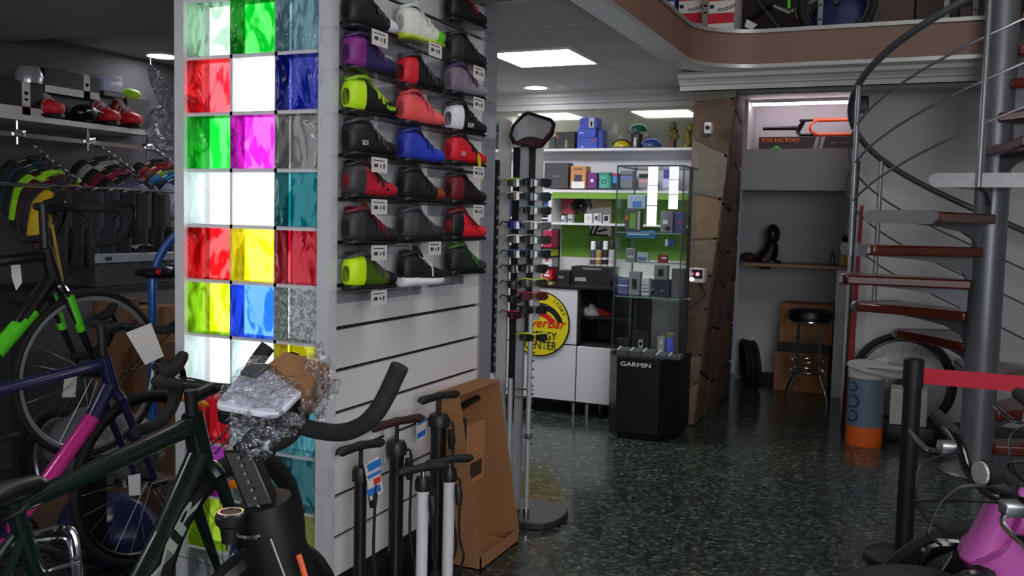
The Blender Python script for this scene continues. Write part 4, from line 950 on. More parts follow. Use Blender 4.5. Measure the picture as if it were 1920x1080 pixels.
cp(1171, 392, 1202, 430, (70, 68, 66), 'device_box', 'grey box with a green screen picture on the top glass shelf', [(.3, .15, .7, .8, (90, 140, 50)), (.02, .5, .22, .7, (190, 80, 50)), (.8, .1, .95, .9, (150, 150, 146))], Z1)
cp(1176, 366, 1210, 391, (150, 162, 180), 'device_box', 'pale box with a blue arch picture above the green screen box', [(.3, .1, .8, .55, (70, 110, 170))], onY(1176, 391, 6.28).z)
cp(1238, 396, 1262, 430, (112, 106, 112), 'device_box', 'mottled grey box right of the reflection strip on the top shelf', [(.2, .4, .6, .6, (200, 196, 196)), (.4, .1, .8, .3, KK)], Z1)
cp(1264, 398, 1284, 430, (54, 56, 110), 'device_box', 'dark blue box at the right end of the top shelf', [(.4, .5, .9, .6, (190, 40, 60))], Z1)
cp(1174, 433, 1228, 446, (60, 110, 160), 'sign_card', 'long blue header card below the top shelf', [(.05, .4, .8, .6, (190, 210, 225))], None)
for i, (x0, y0, x1, y1, c, pr_, lab) in enumerate(((1172, 466, 1192, 490, (122, 120, 118), [(.2, .3, .8, .45, (180, 180, 180))], 'grey box high in the middle compartment left'), (1194, 474, 1215, 490, (190, 190, 196), [(.1, .1, .9, .5, (80, 110, 150))], 'white and blue box in the middle compartment'), (1247, 449, 1264, 461, (60, 90, 160), [(0, 0, .3, 1, W_)], 'small blue and white box hanging right of centre'), (1233, 478, 1250, 492, (150, 40, 48), [(.4, .5, 1, .7, W_)], 'small red box in the middle compartment'))):
    cp(x0, y0, x1, y1, c, 'device_box', lab, pr_, onY(x0, y1, 6.33).z, Y0=6.33, dep=.05)
t = thing('riser_shelf', 'clear raised inner shelf in the middle compartment of the glass case', 'shelf', (-1.72, 6.38, 1.0))
zr = onY(1190, 491, 6.36).z
MB().b2((GX_+.02, 6.31, zr-.008), (GXr-.03, 6.46, zr)).build('plate', mat('pale_riser', (170, 175, 176), .3), t, smooth=0)
cp(1158, 524, 1177, 552, (92, 90, 140), 'device_box', 'purple grey box at the left of the middle glass shelf', [(0, .55, 1, .62, W_)], Z2)
cp(1178, 510, 1200, 552, (128, 126, 130), 'device_box', 'grey box with a dark watch face left of centre', [(.3, .25, .75, .7, (44, 40, 46)), (.42, .4, .62, .55, (140, 90, 90))], Z2)
cp(1202, 522, 1217, 556, (190, 190, 196), 'device_box', 'white striped box at the middle of the glass shelf', [(.1, .2, .9, .25, KK), (.1, .4, .9, .44, (90, 90, 100)), (.1, .6, .9, .64, (90, 90, 100))], Z2)
cp(1226, 498, 1251, 524, (120, 118, 118), 'device_box', 'grey box with a round black dial picture right of centre', [(.3, .25, .75, .75, (26, 26, 30)), (.45, .42, .58, .58, (170, 170, 170))], onY(1226, 524, 6.28).z)
cp(1226, 525, 1256, 554, (34, 34, 54), 'device_box', 'dark navy box under the round dial picture box', [(.4, .3, .6, .4, (120, 110, 130))], Z2)
cp(1258, 505, 1283, 552, (88, 84, 90), 'device_box', 'tall dull grey box at the right end of the middle shelf', [(.2, .6, .8, .65, (110, 60, 70))], Z2)
for i in range(5):
    x0 = 1156+i*24; yb = 678+(i*2.0); q = onY(x0, yb, 6.18)
    h_ = .035 if i < 3 else .02
    t = thing('display_cradle', ('grey device cradle %s on the glass case floor' % ('leftmost', 'second from the left', 'in the middle', 'fourth from the left, low', 'rightmost, low')[i]), 'cradle', (q.x+.05, 6.2, Z3), group='device cradles on the case floor')
    MB().prism([(q.x, 6.16, Z3), (q.x, 6.25, Z3), (q.x, 6.25, Z3+h_+.014), (q.x, 6.16, Z3+h_)], (.086, 0, 0)).build('body', mat('cradle_grey', (84, 84, 88), .5), t, smooth=0)
    MB().prism([(q.x+.004, 6.162, Z3+h_), (q.x+.004, 6.248, Z3+h_+.0145), (q.x+.004, 6.248, Z3+h_+.018), (q.x+.004, 6.162, Z3+h_+.004)], (.012, 0, 0)).build('edge', PAPER, t, smooth=0)
cp(1231, 632, 1246, 670, (150, 152, 148), 'device_box', 'tall grey patterned box beside the blue lit cylinder', [(.4, .2, .7, .4, (220, 220, 220)), (.4, .6, .7, .8, (220, 220, 220))], Z3, Y0=6.3)
q = onY(1253, 668, 6.3); t = thing('blue_bottle', 'glossy blue cylinder with a tan cap inside the glass case', 'bottle', (q.x, 6.33, Z3))
MB().lathe([(0, 0), (.03, 0), (.03, .13), (0, .13)], (q.x, 6.33, Z3), 20).build('body', mat('blue_gloss', (90, 100, 220), .25), t); MB().lathe([(0, .13), (.026, .13), (.03, .16), (0, .165)], (q.x, 6.33, Z3), 16).build('cap', mat('tan_cap', (150, 130, 90), .5), t)
cp(1184, 622, 1216, 668, (20, 20, 22), 'device_box', 'black box with a pale device picture on the case floor', [(.4, .1, .68, .62, (150, 150, 156)), (.46, .35, .62, .5, KK)], Z3, Y0=6.34)
cp(1156, 636, 1180, 668, (26, 24, 26), 'device_box', 'plain black box at the left of the case floor', None, Z3, Y0=6.36)

# ================================================================== SUNGLASSES STAND
GS = Vector((-1.76, 4.22, 0))
gs = thing('sunglasses_stand', 'tall aluminium sunglasses stand on a black oval base, mirror on top', 'display stand', GS)
m = MB(); outl = []
for k in range(28):
    a = 2*PI*k/28; outl.append((GS.x+.205*math.copysign(abs(math.cos(a))**.7, math.cos(a)), GS.y+.19*math.copysign(abs(math.sin(a))**.7, math.sin(a)), 0))
MB().prism(outl, (0, 0, .035)).build('base', mat('base_charcoal', (40, 40, 43), .5), gs, bev=.006)
YS = 4.25
def vbar(px0, px1, ytop, ybot, Y0, dep, mt, nm, rnd=0):
    a = onY(px0, ytop, Y0); b = onY(px1, ytop, Y0)
    zb = onY(px0, ybot, Y0).z
    m = MB()
    w_ = b.x-a.x
    if rnd: m.prism([(a.x, Y0, zb), (b.x, Y0, zb), (b.x, Y0, a.z-w_*.4), (b.x-w_*.15, Y0, a.z-.01), ((a.x+b.x)/2, Y0, a.z), (a.x+w_*.15, Y0, a.z-.01), (a.x, Y0, a.z-w_*.4)], (0, dep, 0))
    else: m.b2((a.x, Y0, max(zb, .035)), (b.x, Y0+dep, a.z))
    return m.build(nm, mt, gs, smooth=0)
PAN = mat('stand_panel_grey', (196, 194, 190), .5)
vbar(936, 958, 221, 860, 4.26, .02, PAN, 'back_panel', 1)
vbar(959, 1018, 268, 276, 4.20, .05, WHITEP, 'top_cap')
vbar(963, 975, 273, 760, 4.22, .012, mat('black_printed_panel', (20, 20, 22), .4), 'black_panel')
vbar(976, 990, 273, 960, 4.20, .02, mat('stand_pole', (176, 176, 180), .35, .3), 'pole')
vbar(991, 1004, 276, 620, 4.24, .012, mat('black_printed_panel', (20, 20, 22), .4), 'black_panel')
vbar(1005, 1017, 276, 600, 4.20, .02, PAN, 'side_panel')
a = onY(1000, 700, 4.17)
MB().cyl((a.x, 4.12, .035), (a.x, 4.12, 1.12), .0125, seg=12).build('pole', mat('stand_pole', (176, 176, 180), .35, .3), gs)
MB().cyl((a.x, 4.12, .035), (a.x, 4.12, .075), .017, seg=12).build('pole_socket', CHROME, gs)
MB().box((a.x, 4.12, .44), (.035, .03, .028), bev=.004).build('clamp', ALU, gs)
b_ = onY(962, 800, 4.17)
MB().cyl((b_.x+.01, 4.10, .035), (b_.x+.01, 4.10, .72), .013, seg=12).build('pole', mat('stand_pole', (176, 176, 180), .35, .3), gs)
MB().cyl((b_.x+.01, 4.10, .035), (b_.x+.01, 4.10, .075), .017, seg=12).build('pole_socket', CHROME, gs)
for z in (.62, .66): MB().cyl((b_.x-.03, 4.13, z), (a.x+.02, 4.13, z+.01), .004, seg=6).build('cross_rod', CHROME, gs)
m = MB(); 
for k in range(13): 
    z_ = 1.0-.042*k-.12; m.b2((onY(990, 700, 4.2).x, 4.19, z_), (onY(999, 700, 4.2).x, 4.22, z_+.006))
m.build('hook_slots', BLACK, gs, smooth=0)
# slotted black edge strip
ed = vbar(927, 935, 300, 700, 4.24, .03, BLACK, 'slotted_strip')
m = MB()
for k in range(22):
    z_ = 1.70-.05*k; x_ = onY(931, 500, 4.235).x; m.b2((x_-.006, 4.236, z_), (x_+.006, 4.24, z_+.018))
m.build('slots', mat('slot_pale', (130, 130, 134), .5), ed, smooth=0)
# mirror
mrf = []
for (x, y) in ((957, 255), (962, 236), (982, 214), (990, 211), (1034, 224), (1040, 232), (1036, 252), (1016, 275), (1005, 277), (962, 268)): mrf.append(onY(x, y, 4.12))
mr = MB().prism(mrf, (0, .02, 0)).build('mirror_back', mat('mirror_maroon', (54, 16, 26), .3), gs, bev=.004)
A = []
for (x, y) in ((961, 252), (966, 236), (984, 219), (991, 216), (1031, 228), (1035, 234), (1031, 246), (1018, 261), (1000, 256), (985, 257), (968, 265)): A.append(onY(x, y, 4.118))
MB().prism(A, (0, -.003, 0)).build('mirror_glass', mat('mirror_silver', (150, 150, 152), .12, .35), mr, smooth=0)
MB().tube([p+Vector((0, -.004, 0)) for p in mrf], .006, 6, closed=True).build('mirror_rim', GLOSSK, mr)
def sunglasses(px, py, Y0, lab, frame, lens, ang=-1.0, s=1.0):
    q = onY(px, py, Y0)
    t = thing('sunglasses', lab, 'sunglasses', q, ang, 'sunglasses on the display stand'); t.scale = (s, s, s)
    fm_ = mat('glasses_frame', frame, .35); lm = mat('glasses_lens', lens, .08, spec=.8)
    for sgn in (-1, 1):
        m = MB(); rings = []
        for j in range(7):
            u_ = j/6; a = u_*1.15; x = .068*math.sin(a)*1.02*sgn+.006*sgn; y = -.02+.05*(1-math.cos(a))
            h = .021*(1-.35*u_**2)*(0.75+.5*math.sin(u_*2.6)); rings.append([Vector((x, y-.001, h*.75)), Vector((x, y-.001, -h)), Vector((x, y+.001, -h)), Vector((x, y+.001, h*.75))])
        m.ring_faces(rings); m.build('lens', lm, t, local=True, smooth=60)
        MB().tube([(.070*sgn, .012, .010), (.072*sgn, .05, .011), (.072*sgn, .10, .009), (.070*sgn, .135, -.006)], [.0045, .0035, .003, .0035], 5, smooth=3).build('temple', fm_, t, local=True)
    MB().tube([(-.071, .014, .010), (-.05, -.008, .017), (-.02, -.021, .016), (0, -.022, .012), (.02, -.021, .016), (.05, -.008, .017), (.071, .014, .010)], .0034, 6, smooth=3).build('frame', fm_, t, local=True)
    return t
LK = (20, 20, 24); 
SG = [(974, 378, 'lime and black sunglasses at the top left of the stand', (170, 200, 40), (60, 60, 30)), (975, 392, 'slim black sunglasses just below the lime pair', (40, 40, 40), (60, 70, 40)), ]
Lc = [(342, (170, 200, 50), (50, 60, 40), 'lime framed sunglasses topmost in the left row'), (367, (220, 200, 180), (60, 60, 40), 'white and orange framed sunglasses, second in the left row'), (421, (24, 24, 30), (30, 30, 120), 'black framed sunglasses with blue lenses in the left row'), (447, (226, 226, 228), (60, 60, 64), 'white framed sunglasses in the left row'),
      (475, (60, 90, 150), (30, 34, 44), 'blue framed sunglasses in the left row'), (503, (24, 24, 26), (40, 40, 42), 'plain black sunglasses above the brown pair in the left row'), (533, (34, 28, 26), (30, 26, 24), 'brown black sunglasses mid left row'), (560, (18, 18, 20), (26, 22, 24), 'gloss black sunglasses above the red pair'), (589, (200, 24, 50), (60, 10, 20), 'bright red sunglasses at the foot of the left row')]
Rc = [(342, (24, 28, 60), (14, 16, 34), 'navy sunglasses topmost in the right row'), (368, (30, 60, 64), (20, 44, 46), 'dark teal sunglasses in the right row'), (394, (90, 130, 130), (30, 22, 20), 'teal rimmed brown lens sunglasses in the right row'), (422, (228, 228, 230), (90, 90, 94), 'white framed wrap sunglasses in the right row'), (449, (20, 22, 20), (40, 50, 16), 'black sunglasses with lime edge in the right row'),
      (475, (60, 100, 120), (16, 18, 24), 'black sunglasses with blue temple in the right row'), (503, (26, 26, 28), (18, 18, 20), 'matt black sunglasses above the lime pair'), (529, (180, 200, 60), (30, 36, 20), 'lime rimmed sunglasses in the right row'), (554, (170, 20, 50), (70, 12, 24), 'crimson sunglasses in the right row'), (580, (18, 18, 20), (16, 16, 18), 'black sunglasses below the crimson pair'), (631, (200, 220, 40), (24, 26, 20), 'bright yellow sunglasses lowest on the stand')]
for y, fc, lc_, lab in Lc: sunglasses(978, y, 4.17, lab, fc, lc_, ang=.72)
for y, fc, lc_, lab in Rc: sunglasses(1008 if y < 500 else 1001, y, 4.13, lab, fc, lc_, ang=.55)

# ================================================================== FLOOR PUMPS AND CARTON BY THE SLAT WALL
def pump(x, y, h, label, tube_c, r, hc=(22, 22, 24), hw=.12, tg=False, ang=.0, upper_r=None, single=False, hosey=1):
    t = thing('floor_pump', label, 'pump', (x, y, 0), ang, 'floor pumps by the slat wall')
    B = mat('pump_tube', tube_c, .35); Hn = mat('pump_handle', hc, .6)
    m = MB(); m.prism([(-.05, -.11, 0), (.05, -.11, 0), (.06, 0, 0), (.05, .11, 0), (-.05, .11, 0), (-.06, 0, 0)], (0, 0, .018)); m.build('foot', BLACK, t, local=True, bev=.004)
    MB().lathe([(0, .018), (r*1.5, .018), (r*1.35, .05), (0, .05)], seg=16).build('foot_socket', BLACK, t, local=True)
    hb = h-.09 if not single else h-.05
    MB().lathe([(0, .05), (r, .05), (r, hb), (0, hb)], seg=18).build('barrel', B, t, local=True)
    MB().lathe([(0, hb-.03), (r*1.35, hb-.03), (r*1.4, hb), (r*1.1, hb+.02), (0, hb+.02)], seg=18).build('collar', BLACK, t, local=True)
    MB().lathe([(0, hb), (.008, hb), (.008, h), (0, h)], seg=10).build('rod', CHROME if tube_c[0] > 100 else BLACK, t, local=True)
    MB().tube([(0, -hw, h-.008), (0, -hw*.9, h), (0, -.03, h+.004), (0, 0, h+.006), (0, .03, h+.004), (0, hw*.9, h), (0, hw, h-.008)], [.013, .018, .015, .017, .015, .018, .013], 12, smooth=3).build('handle', Hn, t, local=True)
    MB().tube([(r+.006, .0, hb-.02), (r+.03, .02*hosey, hb-.03), (r+.028, .02*hosey, hb*.5), (r+.05, .03*hosey, .15), (r+.03, .0, .06), (0, 0, .04)], .0055, 6, smooth=5).build('hose', RUBBER, t, local=True)
    MB().tube([(r+.02, .015, hb-.04), (r+.024, .018, hb-.08), (r+.024, .018, hb-.12)], [.013, .017, .012], 8).build('pump_head', BLACK, t, local=True)
    if tg:
        q = MB(); q.prism([(.05, -.03, h-.05), (.05, .035, h-.03), (.055, .055, h-.16), (.055, -.005, h-.18)], (.002, 0, 0)); g = q.build('tag', PAPER, t, local=True, smooth=0)
        for a_, b_ in ((-.05, -.075), (-.09, -.10), (-.14, -.165)):
            MB().prism([(.054, -.022, h+a_), (.054, .04, h+a_+.012), (.056, .046, h+b_+.012), (.056, -.014, h+b_)], (.002, 0, 0)).build('blue_print', mat('blue_print', (40, 110, 190), .5), g, local=True, smooth=0)
        MB().prism([(.055, .01, h-.107), (.055, .04, h-.10), (.055, .043, h-.12), (.055, .014, h-.128)], (.003, 0, 0)).build('red_print', mat('red_print', (200, 50, 50), .5), g, local=True, smooth=0)
    return t
pump(-1.76, 2.70, .69, 'black floor pump with blue white tag nearest the glass blocks', (20, 20, 22), .022, tg=True, ang=-.25, hw=.10)
pump(-1.77, 2.96, .725, 'black floor pump with a dark brown handle, second in the row', (18, 18, 19), .028, hc=(52, 30, 28), ang=-.25, hw=.13)
pump(-1.775, 3.30, .765, 'tall thick black floor pump with a tag left of the carton', (18, 18, 19), .033, ang=-.25, hw=.11, tg=False)
pump(-1.66, 2.97, .56, 'white floor pump standing in front, left of the pair', (226, 226, 230), .022, ang=-.55, hw=.10, single=True)
pump(-1.68, 3.22, .53, 'white floor pump in front of the tall black pump', (228, 228, 232), .023, ang=-.55, hw=.10, single=True)
for (xa_, ya_, c_, lab) in ((787, 795, (40, 110, 190), 'blue and white tag hanging by the tall black pump'), (728, 832, (150, 150, 152), 'clear bagged tag hanging behind the brown handled pump')):
    q = onX(xa_, ya_, -1.82)
    t = thing('product_tag', lab, 'tag', q-Vector((0, 0, .07)))
    MB().prism([q+Vector((0, -.03, .06)), q+Vector((0, .04, .07)), q+Vector((0, .05, -.06)), q+Vector((0, -.025, -.07))], (.003, 0, 0)).build('card', PAPER, t, smooth=0)
    for z_ in (.02, -.035): MB().prism([q+Vector((.0035, -.025, z_)), q+Vector((.0035, .04, z_+.008)), q+Vector((.0035, .04, z_-.016)), q+Vector((.0035, -.025, z_-.022))], (.001, 0, 0)).build('print', mat('tag_print', c_, .6), t, smooth=0)
ct = thing('pump_carton', 'open brown cardboard display carton holding a pump beside the stand', 'box', (-1.80, 3.68, 0))
y0_, y1_, xb_, xf_, xt_, hh = 3.46, 3.87, -1.872, -1.645, -1.765, .745
MB().b2((xb_, y0_, 0), (xb_+.006, y1_, hh)).build('back', CARTON, ct, smooth=0)
for y_ in (y0_, y1_-.006): MB().prism([(xb_, y_, 0), (xf_, y_, 0), (xf_, y_, .05), (xt_, y_, hh), (xb_, y_, hh)], (0, .006, 0)).build('side', CARTON, ct, smooth=0)
MB().b2((xb_, y0_, hh), (xt_+.004, y1_, hh+.006)).build('top_flap', CARTON, ct, smooth=0)
MB().b2((xf_-.006, y0_, 0), (xf_, y1_, .06)).build('front_lip', CARTON, ct, smooth=0)
MB().b2((xb_, y0_, 0), (xf_, y1_, .006)).build('floor_flap', CARTON, ct, smooth=0)
ib = MB().b2((-1.86, 3.62, .30), (-1.80, 3.80, .57)).build('inner_box', mat('inner_carton', (168, 116, 76), .8), ct, bev=.003)
MB().b2((-1.7995, 3.65, .33), (-1.7985, 3.77, .40)).build('print', mat('carton_ink', (60, 40, 30), .7), ct, smooth=0)
MB().cyl((-1.799, 3.70, .46), (-1.797, 3.70, .46), .012, seg=12).build('orange_dot', mat('orange_dot', (230, 120, 30), .5), ct)
cpump = thing('boxed_pump', 'black steel pump standing inside the open cardboard carton', 'pump', (-1.80, 3.56, .008))
MB().cyl((-1.81, 3.565, .02), (-1.83, 3.565, .62), .018, seg=14).build('barrel', ALU, cpump)
MB().cyl((-1.79, 3.585, .02), (-1.80, 3.585, .62), .010, seg=10).build('hose', RUBBER, cpump)
MB().tube([(-1.83, 3.50, .645), (-1.83, 3.56, .655), (-1.83, 3.7, .67), (-1.83, 3.78, .675)], .014, 10, smooth=3).build('handle', BLACK, cpump)
MB().cyl((-1.76, 3.60, .014), (-1.76, 3.60, .05), .035, seg=20).build('gauge', BLACK, cpump); MB().torus((-1.76, 3.60, .05), .033, .004, (0, 0, 1), 24, 6).build('gauge_ring', CHROME, cpump)

# ================================================================== BICYCLES
def bike(name, label, front, zg, head, cols, bar='drop', R=.34, s=1.0, tyre=.016, ft=.020, rim=(150, 152, 156), group=None, saddle_c=(16, 16, 18), letters=None, fork_c=None, fat=1.0, spokes=24, seat_z=0.0, split=.35, up=0.0, lean=0.0):
    """front = world xy of the front axle; head = degrees from +Y toward +X; local x forward"""
    h = math.radians(head); d = Vector((math.sin(h), math.cos(h), 0))
    loc = Vector((front[0], front[1], zg))-d*.60*s
    t = thing(name, label, 'bicycle', loc, PI/2-h, group); t.scale = (s, s, s)
    t.rotation_euler = (lean, 0, PI/2-h)
    R = R/s
    c1, c2, c3 = cols
    M1, M2, M3 = mat('frame_paint', c1, .25, coat=.5, var=.04), mat('frame_paint', c2, .25, coat=.5, var=.04), mat('frame_paint', c3, .28, coat=.4, var=.04)
    fr_ax, re_ax = Vector((.60, 0, R)), Vector((-.41, 0, R))
    hb = Vector((.445, 0, R+.37)); ht = Vector((.405, 0, R+.51)); bb = Vector((0, 0, R-.07)); sc_ = Vector((-.17, 0, R+.43)); 
    B = dict(parent=t, local=True)
    MB().tube([hb+(hb-ht)*.08, ht], [.030*fat, .026*fat], 14).build('head_tube', M1, **B)
    dt = MB().tube([hb+Vector((-.01, 0, .03)), hb.lerp(bb, split)], [ft*1.25*fat, ft*1.35*fat], 12).build('down_tube', M1, **B)
    MB().tube([hb.lerp(bb, split), bb], [ft*1.35*fat, ft*1.25*fat], 12).build('down_tube_lower', M2, **B)
    MB().tube([ht+Vector((-.01, 0, -.03)), sc_], [ft*1.05*fat, ft*.8*fat], 12).build('top_tube', M3, **B)
    MB().tube([bb, sc_+Vector((-.012, 0, .03))], ft*.85, 12).build('seat_tube', M1, **B)
    for s_ in (-1, 1):
        MB().tube([sc_+Vector((.01, .012*s_, -.06)), re_ax.lerp(sc_, .5)+Vector((0, .045*s_, 0)), re_ax+Vector((0, .06*s_, 0))], [.009, .009, .008], 8, smooth=3).build('seat_stay', M1, **B)
        MB().tube([bb+Vector((0, .02*s_, 0)), bb.lerp(re_ax, .4)+Vector((0, .045*s_, 0)), re_ax+Vector((0, .06*s_, 0))], [.013, .011, .009], 8, smooth=3).build('chain_stay', M2, **B)
    MB().cyl(bb+Vector((0, -.04, 0)), bb+Vector((0, .04, 0)), .026, seg=14).build('bottom_bracket', BLACK, **B)
    fk = MB(); fk.tube([hb+Vector((.004, -.05, -.035)), hb+Vector((.002, -.03, -.012)), hb+Vector((0, 0, -.004)), hb+Vector((.002, .03, -.012)), hb+Vector((.004, .05, -.035))], .020*fat, 10, smooth=4)
    fko = fk.build('fork', mat('frame_paint', fork_c or c1, .25, coat=.5, var=.04), **B)
    for s_ in (-1, 1):
        MB().tube([hb+Vector((.004, .05*s_, -.03)), hb.lerp(fr_ax, .45)+Vector((-.008, .056*s_, 0)), fr_ax+Vector((0, .055*s_, 0))], [.017*fat, .015*fat, .010], 10, smooth=4).build('fork_leg', mat('frame_paint', fork_c or c1, .25, coat=.5, var=.04), fko, True)
    wheel(t, fr_ax, R, (0, 1, 0), tyre, rim, spokes=spokes); wheel(t, re_ax, R, (0, 1, 0), tyre, rim, spokes=spokes)
    # drivetrain on the right (-y)
    MB().torus(bb+Vector((0, -.055, 0)), .085, .006, (0, 1, 0), 36, 6).build('chainring', mat('chainring_dark', (44, 44, 46), .3, .8), **B)
    for s_, a in ((-1, -.5), (1, -.5+PI)):
        p = bb+Vector((.17*math.cos(a), .075*s_, .17*math.sin(a)))
        c = MB().tube([bb+Vector((0, .06*s_, 0)), p], [.016, .011], 8).build('crank_arm', BLACK, **B)
        MB().box(p+Vector((0, .05*s_, 0)), (.085, .075, .018), bev=.004).build('pedal', BLACK, **B)
    m = MB(); m.tube([bb+Vector((0, -.055, .085)), re_ax+Vector((0, -.05, .035))], .004, 5); m.tube([bb+Vector((0, -.055, -.085)), re_ax+Vector((.02, -.05, -.09)), re_ax+Vector((-.02, -.05, -.05))], .004, 5); m.build('chain', mat('chain_steel', (80, 80, 84), .4, .8), **B, smooth=0)
    MB().cyl(re_ax+Vector((0, -.06, 0)), re_ax+Vector((0, -.035, 0)), .04, .05, 20).build('cassette', mat('cassette_steel', (120, 120, 124), .3, .9), **B)
    MB().tube([re_ax+Vector((.0, -.07, -.02)), re_ax+Vector((.03, -.07, -.07)), re_ax+Vector((.02, -.065, -.13))], .011, 6).build('derailleur', BLACK, **B)
    # seat post, saddle
    st_ = sc_+Vector((-.045, 0, .13+seat_z))
    MB().cyl(sc_+Vector((0, 0, -.02)), st_, .0145, seg=12).build('seat_post', BLACK, **B)
    m = MB(); rg_ = []
    for x, w_, z_, th in ((-.15, .03, .02, .012), (-.13, .065, .026, .020), (-.08, .072, .024, .026), (-.02, .050, .016, .026), (.05, .028, .012, .024), (.11, .020, .010, .020), (.135, .010, .004, .012)):
        rg_.append([st_+Vector((x-.01, w_*math.cos(b), z_+.025+th*math.sin(b)*(.9 if math.sin(b) > 0 else 1.2))) for b in [2*PI*j/14 for j in range(14)]])
    m.ring_faces(rg_); sd = m.build('saddle', mat('saddle_vinyl', saddle_c, .38), **B, smooth=70)
    for s_ in (-1, 1): MB().tube([st_+Vector((-.12, .03*s_, .02)), st_+Vector((-.03, .022*s_, -.005)), st_+Vector((.04, .022*s_, -.005)), st_+Vector((.10, .005*s_, .02))], .0035, 5, smooth=3).build('saddle_rail', CHROME, sd, True)
    # cockpit
    rise = (.045 if bar == 'drop' else .075)+up
    so = ht+Vector((-.006, 0, rise)); bc = so+Vector((.095 if bar == 'drop' else .06, 0, .012))
    MB().cyl(ht, so+Vector((-.002, 0, .022)), .017, seg=14).build('steerer_spacer', BLACK, **B)
    MB().tube([so, bc], [.019, .017], 10).build('stem', BLACK, **B)
    TAPE = mat('bar_tape', (22, 22, 23), .8, bump=.3, scale=120)
    if bar == 'drop':
        hbm = MB().tube([bc+Vector((0, -.10, 0)), bc, bc+Vector((0, .10, 0))], .0155, 12).build('handlebar', BLACK, **B)
        for s_ in (-1, 1):
            p = [(0, .09, 0), (0, .17, 0), (.02, .20, 0), (.075, .207, -.004), (.105, .21, -.035), (.10, .213, -.085), (.06, .216, -.122), (.0, .218, -.132), (-.045, .22, -.132)]
            MB().tube([bc+Vector((x, y*s_, z)) for x, y, z in p], .0165, 12, smooth=4).build('drop_grip', TAPE, hbm, True)
            MB().tube([bc+Vector((.05, .206*s_, .01)), bc+Vector((.10, .206*s_, .022)), bc+Vector((.135, .206*s_, .05)), bc+Vector((.145, .206*s_, .065))], [.016, .020, .019, .012], 12, smooth=3).build('brake_hood', RUBBER, hbm, True)
            MB().tube([bc+Vector((.128, .208*s_, .03)), bc+Vector((.150, .21*s_, -.01)), bc+Vector((.135, .215*s_, -.07)), bc+Vector((.115, .218*s_, -.11))], [.009, .010, .008, .006], 8, smooth=3).build('brake_lever', GLOSSK, hbm, True)
            MB().tube([bc+Vector((.10, .19*s_, .0)), bc+Vector((.15, .10*s_, -.03)), bc+Vector((.11, .02*s_, -.12)), hb+Vector((.03, .02*s_, .02))], .003, 5, smooth=5).build('cable', BLACK, hbm, True)
    else:
        W = .31
        hbm = MB().tube([bc+Vector((-.03, -W, .03)), bc+Vector((-.01, -.14, .028)), bc+Vector((0, -.06, 0)), bc+Vector((0, .06, 0)), bc+Vector((-.01, .14, .028)), bc+Vector((-.03, W, .03))], .0125, 12, smooth=4).build('handlebar', GLOSSK, **B)
        for s_ in (-1, 1):
            MB().cyl(bc+Vector((-.022, (W-.13)*s_, .03)), bc+Vector((-.032, (W+.005)*s_, .03)), .0175, seg=12).build('grip', FOAM, hbm, True)
            MB().box(bc+Vector((.01, (W-.165)*s_, .02)), (.05, .035, .028), bev=.006).build('lever_clamp', ALU, hbm, True)
            MB().tube([bc+Vector((.02, (W-.165)*s_, .015)), bc+Vector((.045, (W-.13)*s_, .0)), bc+Vector((.04, (W-.02)*s_, .0))], [.008, .006, .005], 7, smooth=3).build('brake_lever', CHROME, hbm, True)
            MB().tube([bc+Vector((.01, (W-.19)*s_, .02)), bc+Vector((.10, .08*s_, .0)), bc+Vector((.13, -.02*s_, -.06)), hb+Vector((.05, 0, .04))], .0032, 5, smooth=6).build('cable', BLACK, hbm, True)
    if letters:
        ax = (hb-bb).normalized(); nrm = Vector((0, -1, 0)); up_ = nrm.cross(ax)
        o_ = bb.lerp(hb, .52)+Vector((0, -ft*1.36*fat, 0))
        text(letters, .046, o_, ax, up_, mat('pale_letters', (176, 190, 176), .5), parent=dt, local=True, width=.42, depth=.002)
    return t, bc, loc
# low black display platform
tag(MB().b2((-3.7, .2, 0), (-1.62, 2.50, .09), bev=.01).build('display_platform', mat('platform_black', (22, 21, 22), .6)), 'low black platform under the row of bicycles', 'platform')
g_ = PD(442, 1085, 2.66)
GH = -6
bike('gravel_bicycle', 'dark green bicycle with pale frame letters nearest the camera', (g_.x, g_.y), .09, GH, ((13, 30, 25), (12, 28, 22), (13, 32, 25)), R=.365, tyre=.024, ft=.0225, rim=(40, 40, 42), letters='MMR', fat=1.1, seat_z=-.13, group='bicycles on the platform')
b_ = PD(272, 893, 3.66)
bike('road_bicycle', 'navy blue and magenta road bicycle in the middle of the row', (b_.x, b_.y), .10, 2, ((22, 24, 62), (186, 30, 122), (26, 27, 68)), R=.345, tyre=.015, ft=.022, rim=(26, 26, 28), split=.2, up=.045, fork_c=(30, 24, 60), group='bicycles on the platform')
k_ = PD(172, 700, 3.72)
stand_z = k_.z-.34
bike('road_bicycle', 'black road bicycle with bright green patches raised behind the blue one', (k_.x, k_.y), stand_z, 5, ((16, 16, 20), (18, 18, 22), (16, 16, 20)), R=.34, tyre=.014, ft=.022, rim=(176, 176, 176), fork_c=(18, 18, 22), up=.10, group='bicycles on the platform')
